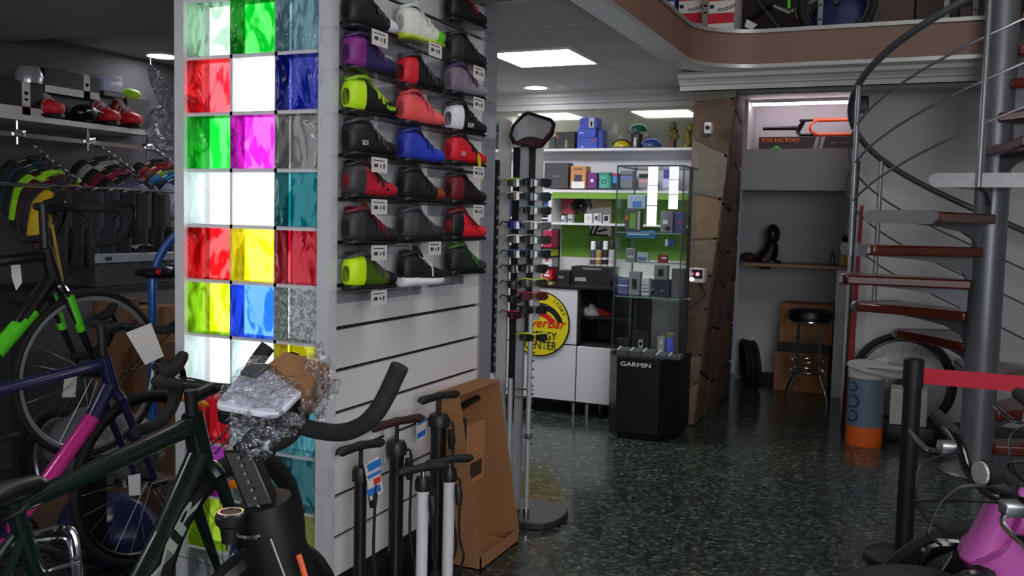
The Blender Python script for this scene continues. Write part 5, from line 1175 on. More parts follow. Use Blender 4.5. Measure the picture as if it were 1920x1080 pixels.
# green patches on its frame
kb = bpy.data.objects['road_bicycle.001']
_hb = Vector((.445, 0, .34+.37)); _bb = Vector((0, 0, .27)); _fa = Vector((.60, 0, .34)); _ht = Vector((.405, 0, .85))
GP = mat('green_patch', (84, 200, 30), .3)
MB().tube([_hb.lerp(_bb, .22), _hb.lerp(_bb, .55)], .0305, 12).build('green_panel', GP, kb, local=True)
for s_ in (-1, 1): MB().tube([_hb.lerp(_fa, .12)+Vector((0, .055*s_, 0)), _hb.lerp(_fa, .50)+Vector((-.008, .057*s_, 0))], [.0185, .0165], 10).build('green_fork_panel', GP, kb, local=True)
MB().tube([_hb+Vector((.03, 0, .01)), _ht+Vector((.028, 0, .09))], .006, 6).build('gold_strip', mat('gold_strip', (170, 140, 50), .4), kb, local=True)
kst = thing('bicycle_stand', 'black raised stand under the green patched bicycle', 'stand', (k_.x-.05, k_.y-.6, .09))
kd = Vector((math.sin(math.radians(5)), math.cos(math.radians(5)), 0))
for f_ in (-.0, -1.01):
    c_ = Vector((k_.x, k_.y, 0))+kd*f_
    MB().b2((c_.x-.05, c_.y-.12, .09), (c_.x+.05, c_.y+.12, .11)).build('foot', BLACK, kst, smooth=0)
    MB().b2((c_.x-.02, c_.y-.05, .11), (c_.x+.02, c_.y+.05, stand_z-.005)).build('upright', BLACK, kst, smooth=0)

# indoor exercise bike, wrapped console
sp = thing('exercise_bike', 'black indoor exercise bike with curved foam handlebars and wrapped console', 'exercise bike', (PD(500, 1050, 1.95).x, PD(500, 1050, 1.95).y, .0))
pA, pB = PD(450, 840, 1.9), PD(497, 955, 1.9)
dirp = (pB-pA)
hx_ = Vector((.9, .42, 0)).normalized()*.031; hy_ = Vector((-.42, .9, 0)).normalized()*.024
MB().ring_faces([[p+hx_*a_+hy_*b_ for a_, b_ in ((-1, -1), (1, -1), (1, 1), (-1, 1))] for p in (pA, pB)]).build('handlebar_post', mat('post_grey_black', (20, 20, 23), .35), sp, bev=.006)
m = MB()
for k in range(7):
    q = pA.lerp(pB, .1+.13*k)+Vector((.012, -.027, .0)); m.sph(q, .0045, (1, .5, 1), u=8, v=6)
m.build('scale_holes', mat('hole_grey', (110, 110, 114), .4), sp, kind='stuff')
pC = PD(545, 1120, 1.95)
MB().tube([pB+Vector((0, 0, .02)), pB.lerp(pC, .5), pC], [.055, .065, .07], 12, smooth=3).build('front_frame', mat('matt_black_frame', (9, 9, 10), .5), sp)
fw = PD(500, 1165, 1.97)
MB().torus(fw, .145, .032, (1, -.4, 0), 48, 10).build('flywheel', mat('flywheel_black', (14, 14, 16), .3), sp)
MB().cyl(fw+Vector((-.02, .008, 0)), fw+Vector((.02, -.008, 0)), .13, seg=40).build('flywheel_disc', mat('flywheel_disc', (20, 20, 22), .35), sp)
MB().tube([PD(560, 1040, 1.84), PD(567, 1062, 1.84), PD(575, 1090, 1.84)], .006, 6).build('orange_stripe', mat('orange_stripe', (226, 96, 50), .5), sp)
MB().tube([PD(507, 1010, 1.84), PD(520, 1045, 1.84), PD(534, 1082, 1.84)], .003, 6).build('silver_line', ALU, sp)
kn = PD(433, 975, 1.85)
MB().lathe([(0, -.045), (.018, -.045), (.022, -.012), (.030, -.006), (.032, .008), (.026, .016), (0, .016)], kn, 20).build('resistance_knob', BLACK, sp)
MB().torus(kn+Vector((0, 0, .014)), .024, .0045, (0, 0, 1), 24, 6).build('knob_ring', CHROME, sp)
MB().torus(PD(470, 1000, 1.87), .026, .005, (0, 0, 1), 24, 6).build('socket_ring', CHROME, sp)
MB().cyl(PD(437, 990, 1.86), PD(430, 1030, 1.87), .008, seg=10).build('knob_shaft', CHROME, sp)
# base feet, rear post and saddle of the exercise bike (behind the frame edge)
bk = fw+Vector((-.0, -.75, 0)); gz_ = 0
for y_ in (fw.y+.15, fw.y-.95): MB().cyl((fw.x-.25, y_, .03), (fw.x+.25, y_, .03), .028, seg=12).build('floor_bar', GLOSSK, sp)
MB().tube([(fw.x, fw.y+.15, .04), (fw.x, fw.y-.2, .09), (fw.x, fw.y-.95, .04)], .03, 10, smooth=3).build('base_beam', GLOSSK, sp)
MB().tube([pC, (fw.x+.02, fw.y+.12, .3), (fw.x, fw.y+.14, .05)], .035, 10, smooth=3).build('front_leg', GLOSSK, sp)
# handlebars
HB = lambda *a: [PD(x, y, d) for x, y, d in a]
MB().tube(HB((556, 795, 1.90), (590, 806, 1.87), (640, 811, 1.82), (680, 797, 1.79), (706, 772, 1.77), (724, 742, 1.765), (738, 712, 1.76), (750, 686, 1.755)), .0178, 14, smooth=5).build('handlebar_grip', FOAM, sp)
MB().tube(HB((450, 760, 2.0), (462, 715, 2.08), (480, 680, 2.12), (502, 650, 2.14)), .018, 12, smooth=5).build('handlebar_grip', FOAM, sp)
MB().tube(HB((520, 760, 2.0), (535, 715, 2.06), (545, 690, 2.1), (547, 668, 2.12)), .0195, 12, smooth=5).build('handlebar_grip', FOAM, sp)
MB().tube(HB((470, 800, 1.93), (510, 800, 1.93), (560, 798, 1.90)), .017, 12, smooth=3).build('handlebar_crossbar', BLACK, sp)
MB().tube(HB((452, 850, 1.9), (500, 800, 1.95), (530, 775, 1.95)), .022, 12).build('post_head', BLACK, sp)
# console tray and carton, wrapped in film
tb_ = thing('wrapped_console', 'white tablet tray and small brown carton wrapped in clear film', 'package', PD(510, 780, 1.9))
q4 = HB((400, 758, 1.86), (470, 678, 2.02), (612, 690, 2.02), (520, 778, 1.84))
nrm_ = (q4[1]-q4[0]).cross(q4[3]-q4[0]).normalized()
if nrm_.z < 0: nrm_ = -nrm_
def rounded(poly, f=.12):
    out = []
    n = len(poly)
    for i in range(n):
        p, a, b = poly[i], poly[i-1], poly[(i+1) % n]
        for t_ in (0, .5, 1): out.append((p.lerp(a, f)*(1-t_)**2+p*2*t_*(1-t_)+p.lerp(b, f)*t_**2))
    return out
MB().prism(rounded(q4), -nrm_*.014).build('tray', mat('tray_white', (222, 224, 234), .35), tb_, bev=.003)
MB().prism(rounded([p-nrm_*.016 for p in q4]), -nrm_*.03).build('tray_underside', BLACK, tb_, bev=.004)
c4 = HB((505, 690, 1.99), (535, 668, 2.03), (618, 692, 2.0), (583, 745, 1.90))
MB().prism([p+nrm_*.012 for p in c4], -nrm_*.055).build('carton', CARTON, tb_, smooth=0)
MB().prism(HB((450, 705, 1.93), (470, 690, 1.96), (510, 690, 1.95), (480, 712, 1.9)), nrm_*.012).build('phone_holder', mat('holder_grey', (70, 72, 78), .4), tb_, bev=.004)
# crinkled film: displaced lofted sheet around the tray
rg2 = random.Random(11)
def film(quad, lift, n, amp, name, par):
    m = MB(); rows = []
    for i in range(n+1):
        r_ = []
        for j in range(n+1):
            u_, v_ = i/n, j/n; p = bil(quad, u_, v_)
            r_.append(p+nrm_*(lift+rg2.uniform(-amp, amp))+Vector((rg2.uniform(-amp, amp), rg2.uniform(-amp, amp), 0))*.6)
        rows.append(r_)
    m.ring_faces(rows, cap=False, loop=False); return m.build(name, WRAP, par, smooth=0)
def ex(p, k):
    c_ = sum(p, Vector())/4; return [c_+(v-c_)*k for v in p]
film(ex(q4, 1.02), .014, 11, .006, 'film', tb_)
film(HB((560, 765, 1.84), (600, 700, 1.96), (640, 712, 1.97), (604, 790, 1.86)), .0, 9, .013, 'film', tb_)
film(HB((425, 770, 1.84), (540, 790, 1.84), (500, 862, 1.84), (455, 855, 1.84)), .0, 11, .016, 'film', tb_)
film(HB((430, 770, 1.86), (575, 775, 1.86), (560, 812, 1.86), (445, 835, 1.86)), .0, 12, .018, 'film', tb_)
film(HB((560, 690, 1.96), (600, 660, 2.0), (630, 700, 1.98), (600, 745, 1.9)), .02, 8, .010, 'film', tb_)

# orange reflectors on the wheels
for (x, y, d, ln, rot) in ((452, 905, 2.62, .052, .25), (362, 752, 2.75, .05, -.3)):
    q = PD(x, y, d); m = MB(); m.sph((0, 0, 0), ln, (1, .16, .27), u=16, v=8)
    bmesh.ops.transform(m.bm, matrix=Matrix.Translation(q) @ Matrix.Rotation(-rot, 4, 'Y') @ Matrix.Rotation(.5, 4, 'Z'), verts=m.bm.verts)
    m.build('reflector', mat('amber_plastic', (240, 130, 20), .25, coat=.5), bpy.data.objects['gravel_bicycle'])

# chrome display hoop near the green saddle
ch = thing('chrome_hoop', 'chrome tube hoop of a bicycle rack under the black saddle', 'rack', PD(70, 1060, 2.0))
MB().tube(HB((25, 1012, 2.0), (70, 1000, 2.0), (118, 990, 2.0), (138, 1003, 2.0), (146, 1050, 2.0), (150, 1120, 2.0)), .0085, 10, smooth=5).build('hoop', CHROME, ch)
MB().tube(HB((10, 1025, 2.0), (60, 1015, 2.0), (115, 1009, 2.0), (128, 1018, 2.0), (136, 1055, 2.0), (140, 1120, 2.0)), .005, 8, smooth=5).build('inner_rod', CHROME, ch)
MB().tube(HB((0, 1098, 1.97), (50, 1082, 1.97), (100, 1068, 1.97), (153, 1052, 1.97)), .005, 8, smooth=3).build('lower_rod', CHROME, ch)

# ================================================================== PINK CHILDREN'S BICYCLE (right)
LEAN = math.radians(-10)
def place_by_bar(target, label, cols, **kw):
    t, bc, _ = bike('mountain_bicycle', label, (0, 0), 0, -113, cols, bar='flat', R=.36, s=1.06, lean=LEAN, up=-.06, **kw)
    off = wm(t).to_3x3() @ bc
    t.location = (target.x-off.x, target.y-off.y, .012)
    return t
bp = place_by_bar(PD(1845, 878, 2.08), 'pink mountain bicycle in the lower right corner', ((180, 84, 160), (184, 88, 164), (182, 86, 162)), tyre=.030, ft=.038, rim=(24, 24, 26), fork_c=(24, 22, 24), fat=1.3)
bp2 = place_by_bar(PD(2000, 862, 2.45), 'black mountain bicycle whose handlebar shows beyond the pink one', ((22, 22, 26), (22, 22, 26), (22, 22, 26)), tyre=.028, ft=.028, rim=(24, 24, 26))
MB().tube([(.47, 0, .56), (.50, .0, .50), (.53, 0, .42)], .02, 10).build('fender_stub', mat('magenta_paint', (190, 20, 90), .3, coat=.5), bp, local=True)
MB().torus((.42, -.01, .46), .075, .022, (0, 1, 0), 30, 10).build('magenta_guard', mat('magenta_paint', (190, 20, 90), .3, coat=.5), bp, local=True)
for y_ in (-.05, .05): MB().cyl((.60, y_, .56), (.625, y_, .56), .016, seg=12).build('brake_nut', mat('red_anodised', (200, 20, 40), .25, .4), bp, local=True)
for y_ in (-.06, .06): MB().tube([(.46, y_, .70), (.52, y_*1.15, .69), (.54, y_, .62)], .012, 8, smooth=3).build('brake_arm', GLOSSK, bp, local=True)
rq = PD(1852, 886, 2.03)
rf = thing('front_reflector', 'round clear reflector on the pink bicycle handlebar', 'reflector', rq)
MB().cyl(rq+Vector((.02, .015, 0)), rq+Vector((-.012, -.01, 0)), .026, .028, 20).build('housing', BLACK, rf)
MB().cyl(rq+Vector((-.012, -.01, 0)), rq+Vector((-.018, -.014, 0)), .026, seg=20).build('reflector_face', mat('reflector_clear', (196, 198, 200), .15, .5, bump=.6, scale=300), rf)
tag(MB().tube(HB((1890, 925, 2.02), (1850, 912, 2.0), (1800, 914, 2.0), (1765, 940, 2.0), (1744, 985, 2.0), (1742, 1005, 2.0), (1765, 1022, 2.02)), .0035, 6, smooth=6).build('brake_cable', BLACK), 'black cable looping out in front of the pink bicycle', 'cable')

# ================================================================== LEFT WALL: SHELF, RAILS, CLOTHES
XW = -4.4
shz_ = 1.995
sf = thing('wall_shelf', 'long white shelf high on the left wall carrying boxes and red shoes', 'shelf', (-4.57, 3.6, shz_))
MB().b2((-4.75, .5, shz_-.03), (XW, onX(284, 237, XW).y, shz_)).build('board', mat('shelf_white_edge', (196, 194, 192), .5), sf, smooth=0)
rz_ = onX(172, 266, XW).z
rl = thing('garment_rail', 'chrome rail under the white shelf on the left wall', 'rail', (XW-.05, 3.6, rz_))
MB().b2((XW-.05, .5, rz_-.012), (XW-.035, 6.3, rz_+.012)).build('rail', CHROME, rl, smooth=0)
UPR = [onX(px, 250, XW).y for px in (43, 175, 287)]
UPR = [2*UPR[0]-UPR[1]] + UPR
for y in UPR:
    MB().cyl((XW-.045, y, rz_-.05), (XW-.045, y, shz_-.03), .009, seg=10).build('hanger_bar', CHROME, rl)
    MB().b2((XW-.06, y-.035, rz_-.012), (XW-.02, y+.035, rz_+.028), bev=.004).build('rail_clip', CHROME, rl)
def boxX(x0, y0, x1, y1, X, dep, rgb, name, label, zb=None, cat='box', group='boxes on the high left shelf', pr_=(), rough=.5):
    a = onX(x0, (y0+y1)/2, X); b = onX(x1, (y0+y1)/2, X); top = onX((x0+x1)/2, y0, X).z; bot = onX((x0+x1)/2, y1, X).z if zb is None else zb
    t = thing(name, label, cat, (X-dep/2, (a.y+b.y)/2, bot), group=group)
    MB().b2((X-dep, a.y, bot), (X, b.y, top)).build('carton', mat('carton_'+name, rgb, rough), t, bev=.004)
    H_ = top-bot; W_y = b.y-a.y
    for (u0, v0, u1, v1, c) in pr_: MB().b2((X, a.y+W_y*u0, bot+H_*v0), (X+.0015, a.y+W_y*u1, bot+H_*v1)).build('print', mat('print_ink', c, .6), t, smooth=0)
    return top
WW = (200, 198, 198); RD = (190, 30, 56)
t1 = boxX(-30, 150, 82, 208, -4.45, .22, (22, 21, 23), 'helmet_box', 'black box with white base and red tipped stripe at the shelf left end', shz_, pr_=((.0, .0, 1, .26, WW), (.62, .0, .76, .28, RD), (.62, .28, .76, 1, WW), (.66, .45, .72, .52, KK), (.66, .62, .72, .72, KK)))
boxX(92, 182, 184, 212, -4.5, .2, (26, 25, 27), 'helmet_box', 'low black box under the raised striped box', shz_)
boxX(84, 136, 186, 181, -4.46, .24, (20, 20, 22), 'helmet_box', 'raised black box with white band and a red tipped stripe', onX(135, 182, -4.5).z, pr_=((.0, .0, 1, .30, WW), (.70, .0, .82, .32, RD), (.70, .32, .82, 1, WW), (.74, .5, .79, .65, KK)))
boxX(188, 172, 232, 218, -4.52, .16, (34, 34, 36), 'helmet_box', 'dark box under the shiny white pack', shz_)
q = onX(207, 158, -4.5); tq = thing('shiny_pack', 'shiny white wrapped pack on top of the dark box', 'package', q)
MB().b2((-4.6, q.y-.075, q.z-.05), (-4.47, q.y+.075, q.z+.055), bev=.02).build('pack', mat('pearl_white', (190, 194, 216), .25), tq)
MB().b2((-4.605, q.y-.078, q.z-.075), (-4.465, q.y+.078, q.z-.05)).build('dark_base', mat('pack_base_grey', (70, 70, 74), .4), tq, smooth=0)
q = onX(244, 176, -4.5); o = MB().sph(q, .07, (.8, 1, .45)).build('cap', mat('lime_fabric', (150, 210, 30), .6), smooth=60); tag(o, 'lime green cap at the right of the shiny white pack', 'cap')
boxX(238, 184, 282, 232, -4.6, .12, (24, 24, 26), 'helmet_box', 'black box at the right end of the shelf behind the red shoe', shz_)
q = onX(160, 205, -4.42); hh_ = thing('black_helmet', 'glossy black helmet between the two red shoes on the shelf', 'helmet', (q.x, q.y, shz_)); MB().sph((-4.42, q.y, shz_+.055), .075, (.8, 1.1, .7)).build('shell', GLOSSK, hh_); MB().tube([(-4.35, q.y-.06, shz_+.06), (-4.345, q.y, shz_+.07), (-4.35, q.y+.06, shz_+.06)], .007, 6, smooth=3).build('silver_trim', CHROME, hh_)
q = onX(54, 135, -4.5); o = MB().lathe([(0, 0), (.07, 0), (.075, .04), (.055, .09), (0, .11)], (-4.5, q.y, t1), 18).build('silver_helmet', mat('silver_paint', (170, 172, 176), .25, .5)); tag(o, 'silver and black dome on top of the leftmost shelf box', 'helmet')
for px_c, lab in ((108, 'red cycling shoe toe outward, leftmost on the high shelf'), (214, 'red cycling shoe toe outward, middle on the high shelf'), (256, 'red cycling shoe toe outward, rightmost on the high shelf')):
    q = onX(px_c, 210, -4.36)
    sh = shoe(lab, (-4.62, q.y, shz_+.008), .12, (205, 26, 44), (200, 26, 40), (206, 30, 46), accent=(170, 150, 150), group='red shoes on the high shelf'); sh.scale = (.92, 1.15, 1.5)

def jersey(hook, ang, fabric, accent, label, sleeves=True, length=.5, wd=.40, grp='jerseys on the sloping arms'):
    """garment on a wooden hanger; local x = shoulder axis"""
    hz = hook.z-.06
    hg = thing('wooden_hanger', 'pale wooden hanger inside the ' + ' '.join(label.split()[:11]), 'hanger', hook, ang, 'wooden hangers on the sloping arms')
    MB().tube([(-wd*.44, 0, -.115), (-wd*.22, 0, -.078), (0, 0, -.058), (wd*.22, 0, -.078), (wd*.44, 0, -.115)], [.009, .011, .013, .011, .009], 8, smooth=3).build('shoulder', mat('hanger_wood', (196, 150, 100), .5), hg, local=True)
    MB().tube([(0, 0, -.055), (0, 0, -.02), (.014, 0, -.004), (.012, 0, .012), (0, 0, .018), (-.012, 0, .01)], .0022, 6, smooth=3).build('hook', CHROME, hg, local=True)
    t = thing('jersey', label, 'jersey', hook, ang, grp)
    m = MB(); rr_ = []
    prof = [(.055, -.062, .018), (.10, -.072, .024), (.17, -.10, .03), (.19, -.14, .034), (.185, -.22, .038), (.18, -.32, .04), (.182, -.42, .042), (.186, -length, .044)]
    k_ = wd/.40; ph = random.random()*6
    for i, (w_, z_, d_) in enumerate(prof):
        ring = []
        for j in range(24):
            a = 2*PI*j/24; wob = 1+.22*math.sin(5*a+ph+z_*9)*(i/7)
            ring.append(Vector((w_*k_*math.cos(a), d_*wob*math.sin(a), z_)))
        rr_.append(ring)
    m.ring_faces(rr_); m.build('body', mat('jersey_fabric', fabric, .7, scale=8, var=.2), t, local=True, smooth=70)
    if sleeves:
        for s_ in (-1, 1): MB().tube([(.14*k_*s_, 0, -.10), (.20*k_*s_, .0, -.15), (.235*k_*s_, .0, -.24), (.25*k_*s_, 0, -.31)], [.045, .05, .046, .044], 10, smooth=3).build('sleeve', mat('jersey_fabric', accent, .7, scale=8, var=.2), t, local=True)
    MB().torus((0, 0, -.062), .052, .008, (0, .25, 1), 20, 6, sq=1.4).build('collar', mat('jersey_fabric', accent, .7, scale=8, var=.2), t, local=True)
    return t
RACKS = [
 (60, 274, [((18, 20, 24), K, 'black jersey at the back of the left arm'), ((26, 60, 76), (20, 40, 54), 'dark teal jersey on the left arm'), ((20, 20, 22), K, 'second black jersey on the left arm'), ((150, 215, 20), (140, 205, 20), 'lime green jersey on the left arm'), ((76, 20, 36), (60, 18, 30), 'maroon jersey on the left arm'), ((44, 46, 58), (34, 36, 44), 'slate grey jersey on the left arm'), ((214, 180, 20), (206, 170, 20), 'bright yellow jersey at the front of the left arm')]),
 (187, 276, [((24, 24, 28), K, 'black jersey at the back of the middle arm'), ((170, 172, 174), (140, 142, 146), 'light grey jersey with dark marks on the middle arm'), ((22, 22, 24), K, 'charcoal black jersey on the middle arm'), ((146, 20, 66), (120, 18, 54), 'crimson jersey on the middle arm'), ((26, 24, 28), K, 'black jersey near the front of the middle arm'), ((96, 84, 118), (80, 70, 100), 'dusty purple jersey at the front of the middle arm')]),
 (290, 282, [((26, 24, 26), K, 'black jersey at the back of the right arm'), ((170, 24, 46), (150, 20, 40), 'red jersey on the right arm'), ((130, 190, 40), (110, 60, 50), 'green jersey on the right arm'), ((50, 150, 200), (40, 130, 190), 'sky blue jersey with white mark on the right arm'), ((30, 60, 110), (26, 40, 80), 'dark blue jersey on the right arm'), ((186, 196, 222), (176, 186, 214), 'pale blue grey jersey at the front of the right arm')])]
for ri, (px0, py0, lst) in enumerate(RACKS):
    p0 = onX(px0, py0, -4.40); n = len(lst)
    arm = thing('jersey_rack', ('sloping chrome display arm holding the leftmost jerseys', 'sloping chrome display arm holding the middle jerseys', 'sloping chrome display arm holding the jerseys by the pillar')[ri], 'display arm', p0, group='sloping arms on the left wall')
    pend = p0+Vector((.058*n, -.012*n, -.026*n))
    MB().tube([p0+Vector((-.03, .0, .0)), p0, pend+Vector((.02, 0, -.007)), pend+Vector((.03, 0, .012))], .007, 8).build('arm', CHROME, arm)
    m = MB()
    for k in range(n): m.sph(p0.lerp(pend, (k+.5)/n)+Vector((0, 0, .008)), .0085, u=8, v=6)
    m.build('stop_balls', CHROME, arm, kind='stuff')
    for k, (c1, c2, lab) in enumerate(lst):
        jersey(p0.lerp(pend, (k+.5)/n), PI/2-.10, c1, c2, lab, length=.42, wd=.31)
# lower rail and dark shorts
lr = onX(250, 357, -3.95)
l2 = thing('garment_rail', 'thin chrome lower rail across the left wall behind the bicycles', 'rail', lr)
MB().cyl((-3.95, 2.4, lr.z), (-3.95, 4.9, lr.z+.0), .010, seg=8).build('rail', CHROME, l2)
for y in (2.45, 3.1, 4.85): MB().cyl((-4.75, y, lr.z), (-3.95, y, lr.z), .008, seg=8).build('wall_arm', CHROME, l2)
DK = [((30, 30, 34), 'charcoal cycling shorts'), ((18, 18, 20), 'black cycling shorts'), ((36, 36, 40), 'grey black tights'), ((22, 30, 46), 'dark navy shorts'), ((26, 26, 28), 'black bib shorts'), ((40, 40, 44), 'dark grey shorts'), ((20, 20, 22), 'black padded shorts')]
for k, (c, nm) in enumerate(DK):
    y = onX(120+30*k, 400, -3.95).y
    t = thing('cycling_shorts', nm + ' hanging from the lower rail, %s from the left' % ('first', 'second', 'third', 'fourth', 'fifth', 'sixth', 'seventh')[k], 'shorts', (-3.94, y, lr.z-.42), .15, 'dark shorts on the lower rail')
    fab_ = mat('shorts_fabric', c, .75, scale=8, var=.25)
    m = MB(); m.ring_faces([[Vector((.02*math.sin(a)*(1+.3*math.cos(4*a)), .075*math.cos(a)*w_, z_)) for a in [2*PI*j/18 for j in range(18)]] for w_, z_ in ((.9, .405), (1.0, .36), (1.1, .25), (1.12, .20))]); m.build('hips', fab_, t, local=True, smooth=70)
    for s_ in (-1, 1): MB().tube([(0, .045*s_, .22), (0, .046*s_, .12), (0, .048*s_, .02)], [.042, .040, .038], 12).build('leg', fab_, t, local=True)
    MB().tube([(0, -.05, .405), (0, 0, .42), (0, .05, .405)], .005, 6).build('clip_bar', BLACK, t, local=True)
q = onX(335, 405, -4.1)
t = thing('purple_garment', 'purple folded garment hanging beside the glass block pillar', 'garment', q-Vector((0, 0, .14)))
m = MB(); m.ring_faces([[Vector((q.x+.02*math.sin(a), q.y+.12*math.cos(a), z_)) for a in [2*PI*j/16 for j in range(16)]] for z_ in (q.z+.12, q.z, q.z-.14)]); m.build('cloth', mat('purple_cloth', (120, 36, 130), .7), t, smooth=70)
MB().b2((q.x-.02, q.y-.14, q.z+.12), (q.x+.025, q.y+.13, q.z+.15)).build('waist_band', mat('black_band', (24, 24, 26), .7), t, smooth=0)
# table with grey cases behind the bicycles
tbz = onX(250, 535, -3.9).z
tb2 = thing('display_table', 'dark table behind the bicycles carrying grey cases', 'table', (-4.1, 3.9, 0))
MB().b2((-4.45, 2.95, tbz-.03), (-3.82, 4.9, tbz)).build('table_top', mat('table_dark', (36, 34, 36), .5), tb2, smooth=0)
for x, y in ((-4.4, 3.0), (-3.87, 3.0), (-4.4, 4.85), (-3.87, 4.85)): MB().b2((x-.025, y-.025, 0), (x+.025, y+.025, tbz-.03)).build('leg', mat('table_dark', (36, 34, 36), .5), tb2, smooth=0)
a, b = onX(180, 500, -3.9), onX(322, 500, -3.9); zt = onX(250, 474, -3.9).z
cs = thing('storage_case', 'dark grey case with pale rim and open lid behind the bicycles', 'case', (-4.05, (a.y+b.y)/2, tbz))
MB().b2((-4.25, a.y, tbz), (-3.9, b.y, zt-.05)).build('body', mat('case_dark_grey', (58, 60, 64), .5), cs, bev=.006)
MB().b2((-4.26, a.y-.01, zt-.05), (-3.89, b.y+.01, zt)).build('rim', mat('case_pale_grey', (150, 156, 168), .45), cs, bev=.006)
MB().prism([(-4.26, a.y+.03, zt), (-4.26, b.y, zt), (-4.32, b.y, zt+.14), (-4.32, a.y+.12, zt+.14)], (.012, 0, 0)).build('lid', mat('case_pale_grey', (150, 156, 168), .45), cs, smooth=0)
MB().b2((-3.888, a.y+.05, zt-.035), (-3.885, a.y+.09, zt-.018)).build('latch', BLACK, cs, smooth=0)
q = onX(262, 463, -3.98)
f_ = MB(); rr3 = random.Random(5); f_.ring_faces([[Vector((-4.12+.06*i+rr3.uniform(-.02, .02), q.y-.14+.045*j+rr3.uniform(-.015, .015), zt+.015+rr3.uniform(0, .045))) for j in range(8)] for i in range(5)], cap=False, loop=False)
tag(f_.build('plastic_bag', mat('silvery_bag', (176, 178, 188), .25), smooth=0), 'crumpled silvery plastic bag lying on the grey case', 'bag')
# blue bicycle frame behind
bq = HB((352, 424, 4.1), (322, 448, 4.1), (300, 480, 4.1), (288, 515, 4.1), (286, 545, 4.1))
bl_ = thing('blue_bicycle', 'bright blue curved tube bicycle behind the navy one, left of the pillar', 'bicycle', (bq[4].x, bq[4].y, 0))
MB().tube(bq+[Vector((bq[4].x, bq[4].y, .42))], .019, 12, smooth=4).build('curved_tube', mat('bright_blue_paint', (40, 92, 170), .3, coat=.4), bl_)
BX, BY = bq[4].x, bq[4].y
MB().tube([(BX, BY, .42), (BX-.40, BY+.02, .28)], .016, 10).build('chain_stay', mat('bright_blue_paint', (40, 92, 170), .3, coat=.4), bl_)
wheel(bl_, (BX+.02, BY+.01, .27), .27, (.05, 1, 0), .02, local=False); wheel(bl_, (BX-.60, BY+.04, .27), .27, (.05, 1, 0), .02, local=False)
MB().tube(HB((322, 407, 4.08), (338, 418, 4.08), (360, 430, 4.08)), .010, 8, smooth=3).build('handlebar', CHROME, bl_)
sdq = PD(298, 512, 4.0); MB().sph(sdq+Vector((0, 0, 0)), .09, (1.25, .7, .28), Matrix.Rotation(.3, 3, 'Z'), 18, 10).build('saddle', mat('saddle_brown_black', (26, 18, 18), .4), bl_)
MB().sph(PD(320, 502, 3.98), .03, (1.2, 1, .7)).build('bell', CHROME, bl_)
MB().sph(PD(297, 510, 3.92), .013).build('rear_light', mat('red_light', (200, 20, 40), .3), bl_)
# brown cartons on the floor behind bicycles
for k, (x0, y0, x1, y1, X, dep, c, lab) in enumerate(((205, 560, 262, 720, -3.75, .12, (120, 82, 54), 'tall brown cardboard box behind the navy bicycle handlebar'), (268, 575, 335, 640, -3.72, .3, (150, 104, 70), 'brown cardboard box left of the pillar behind the drop bar'), (262, 660, 345, 760, -3.70, .3, (110, 76, 50), 'lower brown cardboard box left of the glass pillar'))):
    a = onX(x0, y0, X); b = onX(x1, y1, X); zt_ = onX((x0+x1)/2, y0, X).z; zb_ = (onX((x0+x1)/2, y1, X).z if k == 1 else 0)
    if k == 2: zt_ = onX(300, 641, -3.72).z; 
    if k == 1: zb_ = onX(300, 641, -3.72).z+.001
    t = thing('cardboard_box', lab, 'box', (X-dep/2, (a.y+b.y)/2, zb_), group='cartons behind the bicycles')
    MB().b2((X-dep, a.y, zb_), (X, b.y, zt_)).build('carton', mat('brown_cardboard_far', c, .8), t, bev=.004)
    MB().b2((X, (a.y+b.y)/2-.02, zb_), (X+.001, (a.y+b.y)/2+.02, zt_)).build('tape', mat('carton_tape', (120, 84, 50), .4), t, smooth=0)
# hanging white card on the drop bar and others
def card(pts, d, lab, c=(196, 190, 186)):
    P_ = HB(*[(x, y, d) for x, y in pts]); tag(MB().prism(P_, Vector((.0015, .002, 0))).build('price_card', mat('price_card', c, .7), smooth=0), lab, 'card')
card([(236, 624), (282, 606), (306, 668), (272, 684)], 3.35, 'large blank white card hanging from the navy bicycle handlebar')
card([(20, 488), (36, 486), (40, 530), (30, 544), (22, 520)], 3.6, 'white tag hanging from the green patched bicycle frame, upper')
card([(122, 700), (144, 700), (140, 745), (116, 745)], 3.9, 'small white label hanging behind the navy bicycle frame')
card([(240, 892), (262, 888), (262, 928), (242, 930)], 3.3, 'white paper label behind the green bicycle front wheel', (190, 190, 192))
# bags on the floor behind the wheels
for (x, y, d, r_, c, sx2, lab) in ((195, 835, 4.4, .26, (112, 112, 116), (1.2, .8, .7), 'clear grey plastic wrapped bundle behind the navy bicycle wheel'), (205, 1010, 4.0, .19, (36, 42, 78), (1.3, .8, .85), 'dark blue printed plastic bag on the floor behind the wheels')):
    q = PD(x, y, d); q.z = max(q.z, .0)
    m = MB(); m.sph((0, 0, 0), r_, sx2, u=22, v=14)
    rb = random.Random(int(x))
    for v in m.bm.verts: v.co *= 1+rb.uniform(-.07, .07); v.co.z = max(v.co.z, -r_*.6)
    for v in m.bm.verts: v.co += Vector((q.x, q.y, q.z))
    o = m.build('plastic_bag', mat('bag_film', c, .3, bump=.8, scale=12, var=.35), smooth=30); tag(o, lab, 'bag')
    if 'blue' in lab: o.location.z = 0.0
q = PD(195, 880, 4.4)
bs = tag(MB().b2((q.x-.3, q.y-.2, 0), (q.x+.3, q.y+.2, max(.1, PD(195, 835, 4.4).z-.26*.6)), bev=.01).build('cardboard_box', mat('brown_cardboard_dark', (96, 70, 50), .8)), 'low brown box under the grey wrapped bundle', 'box')
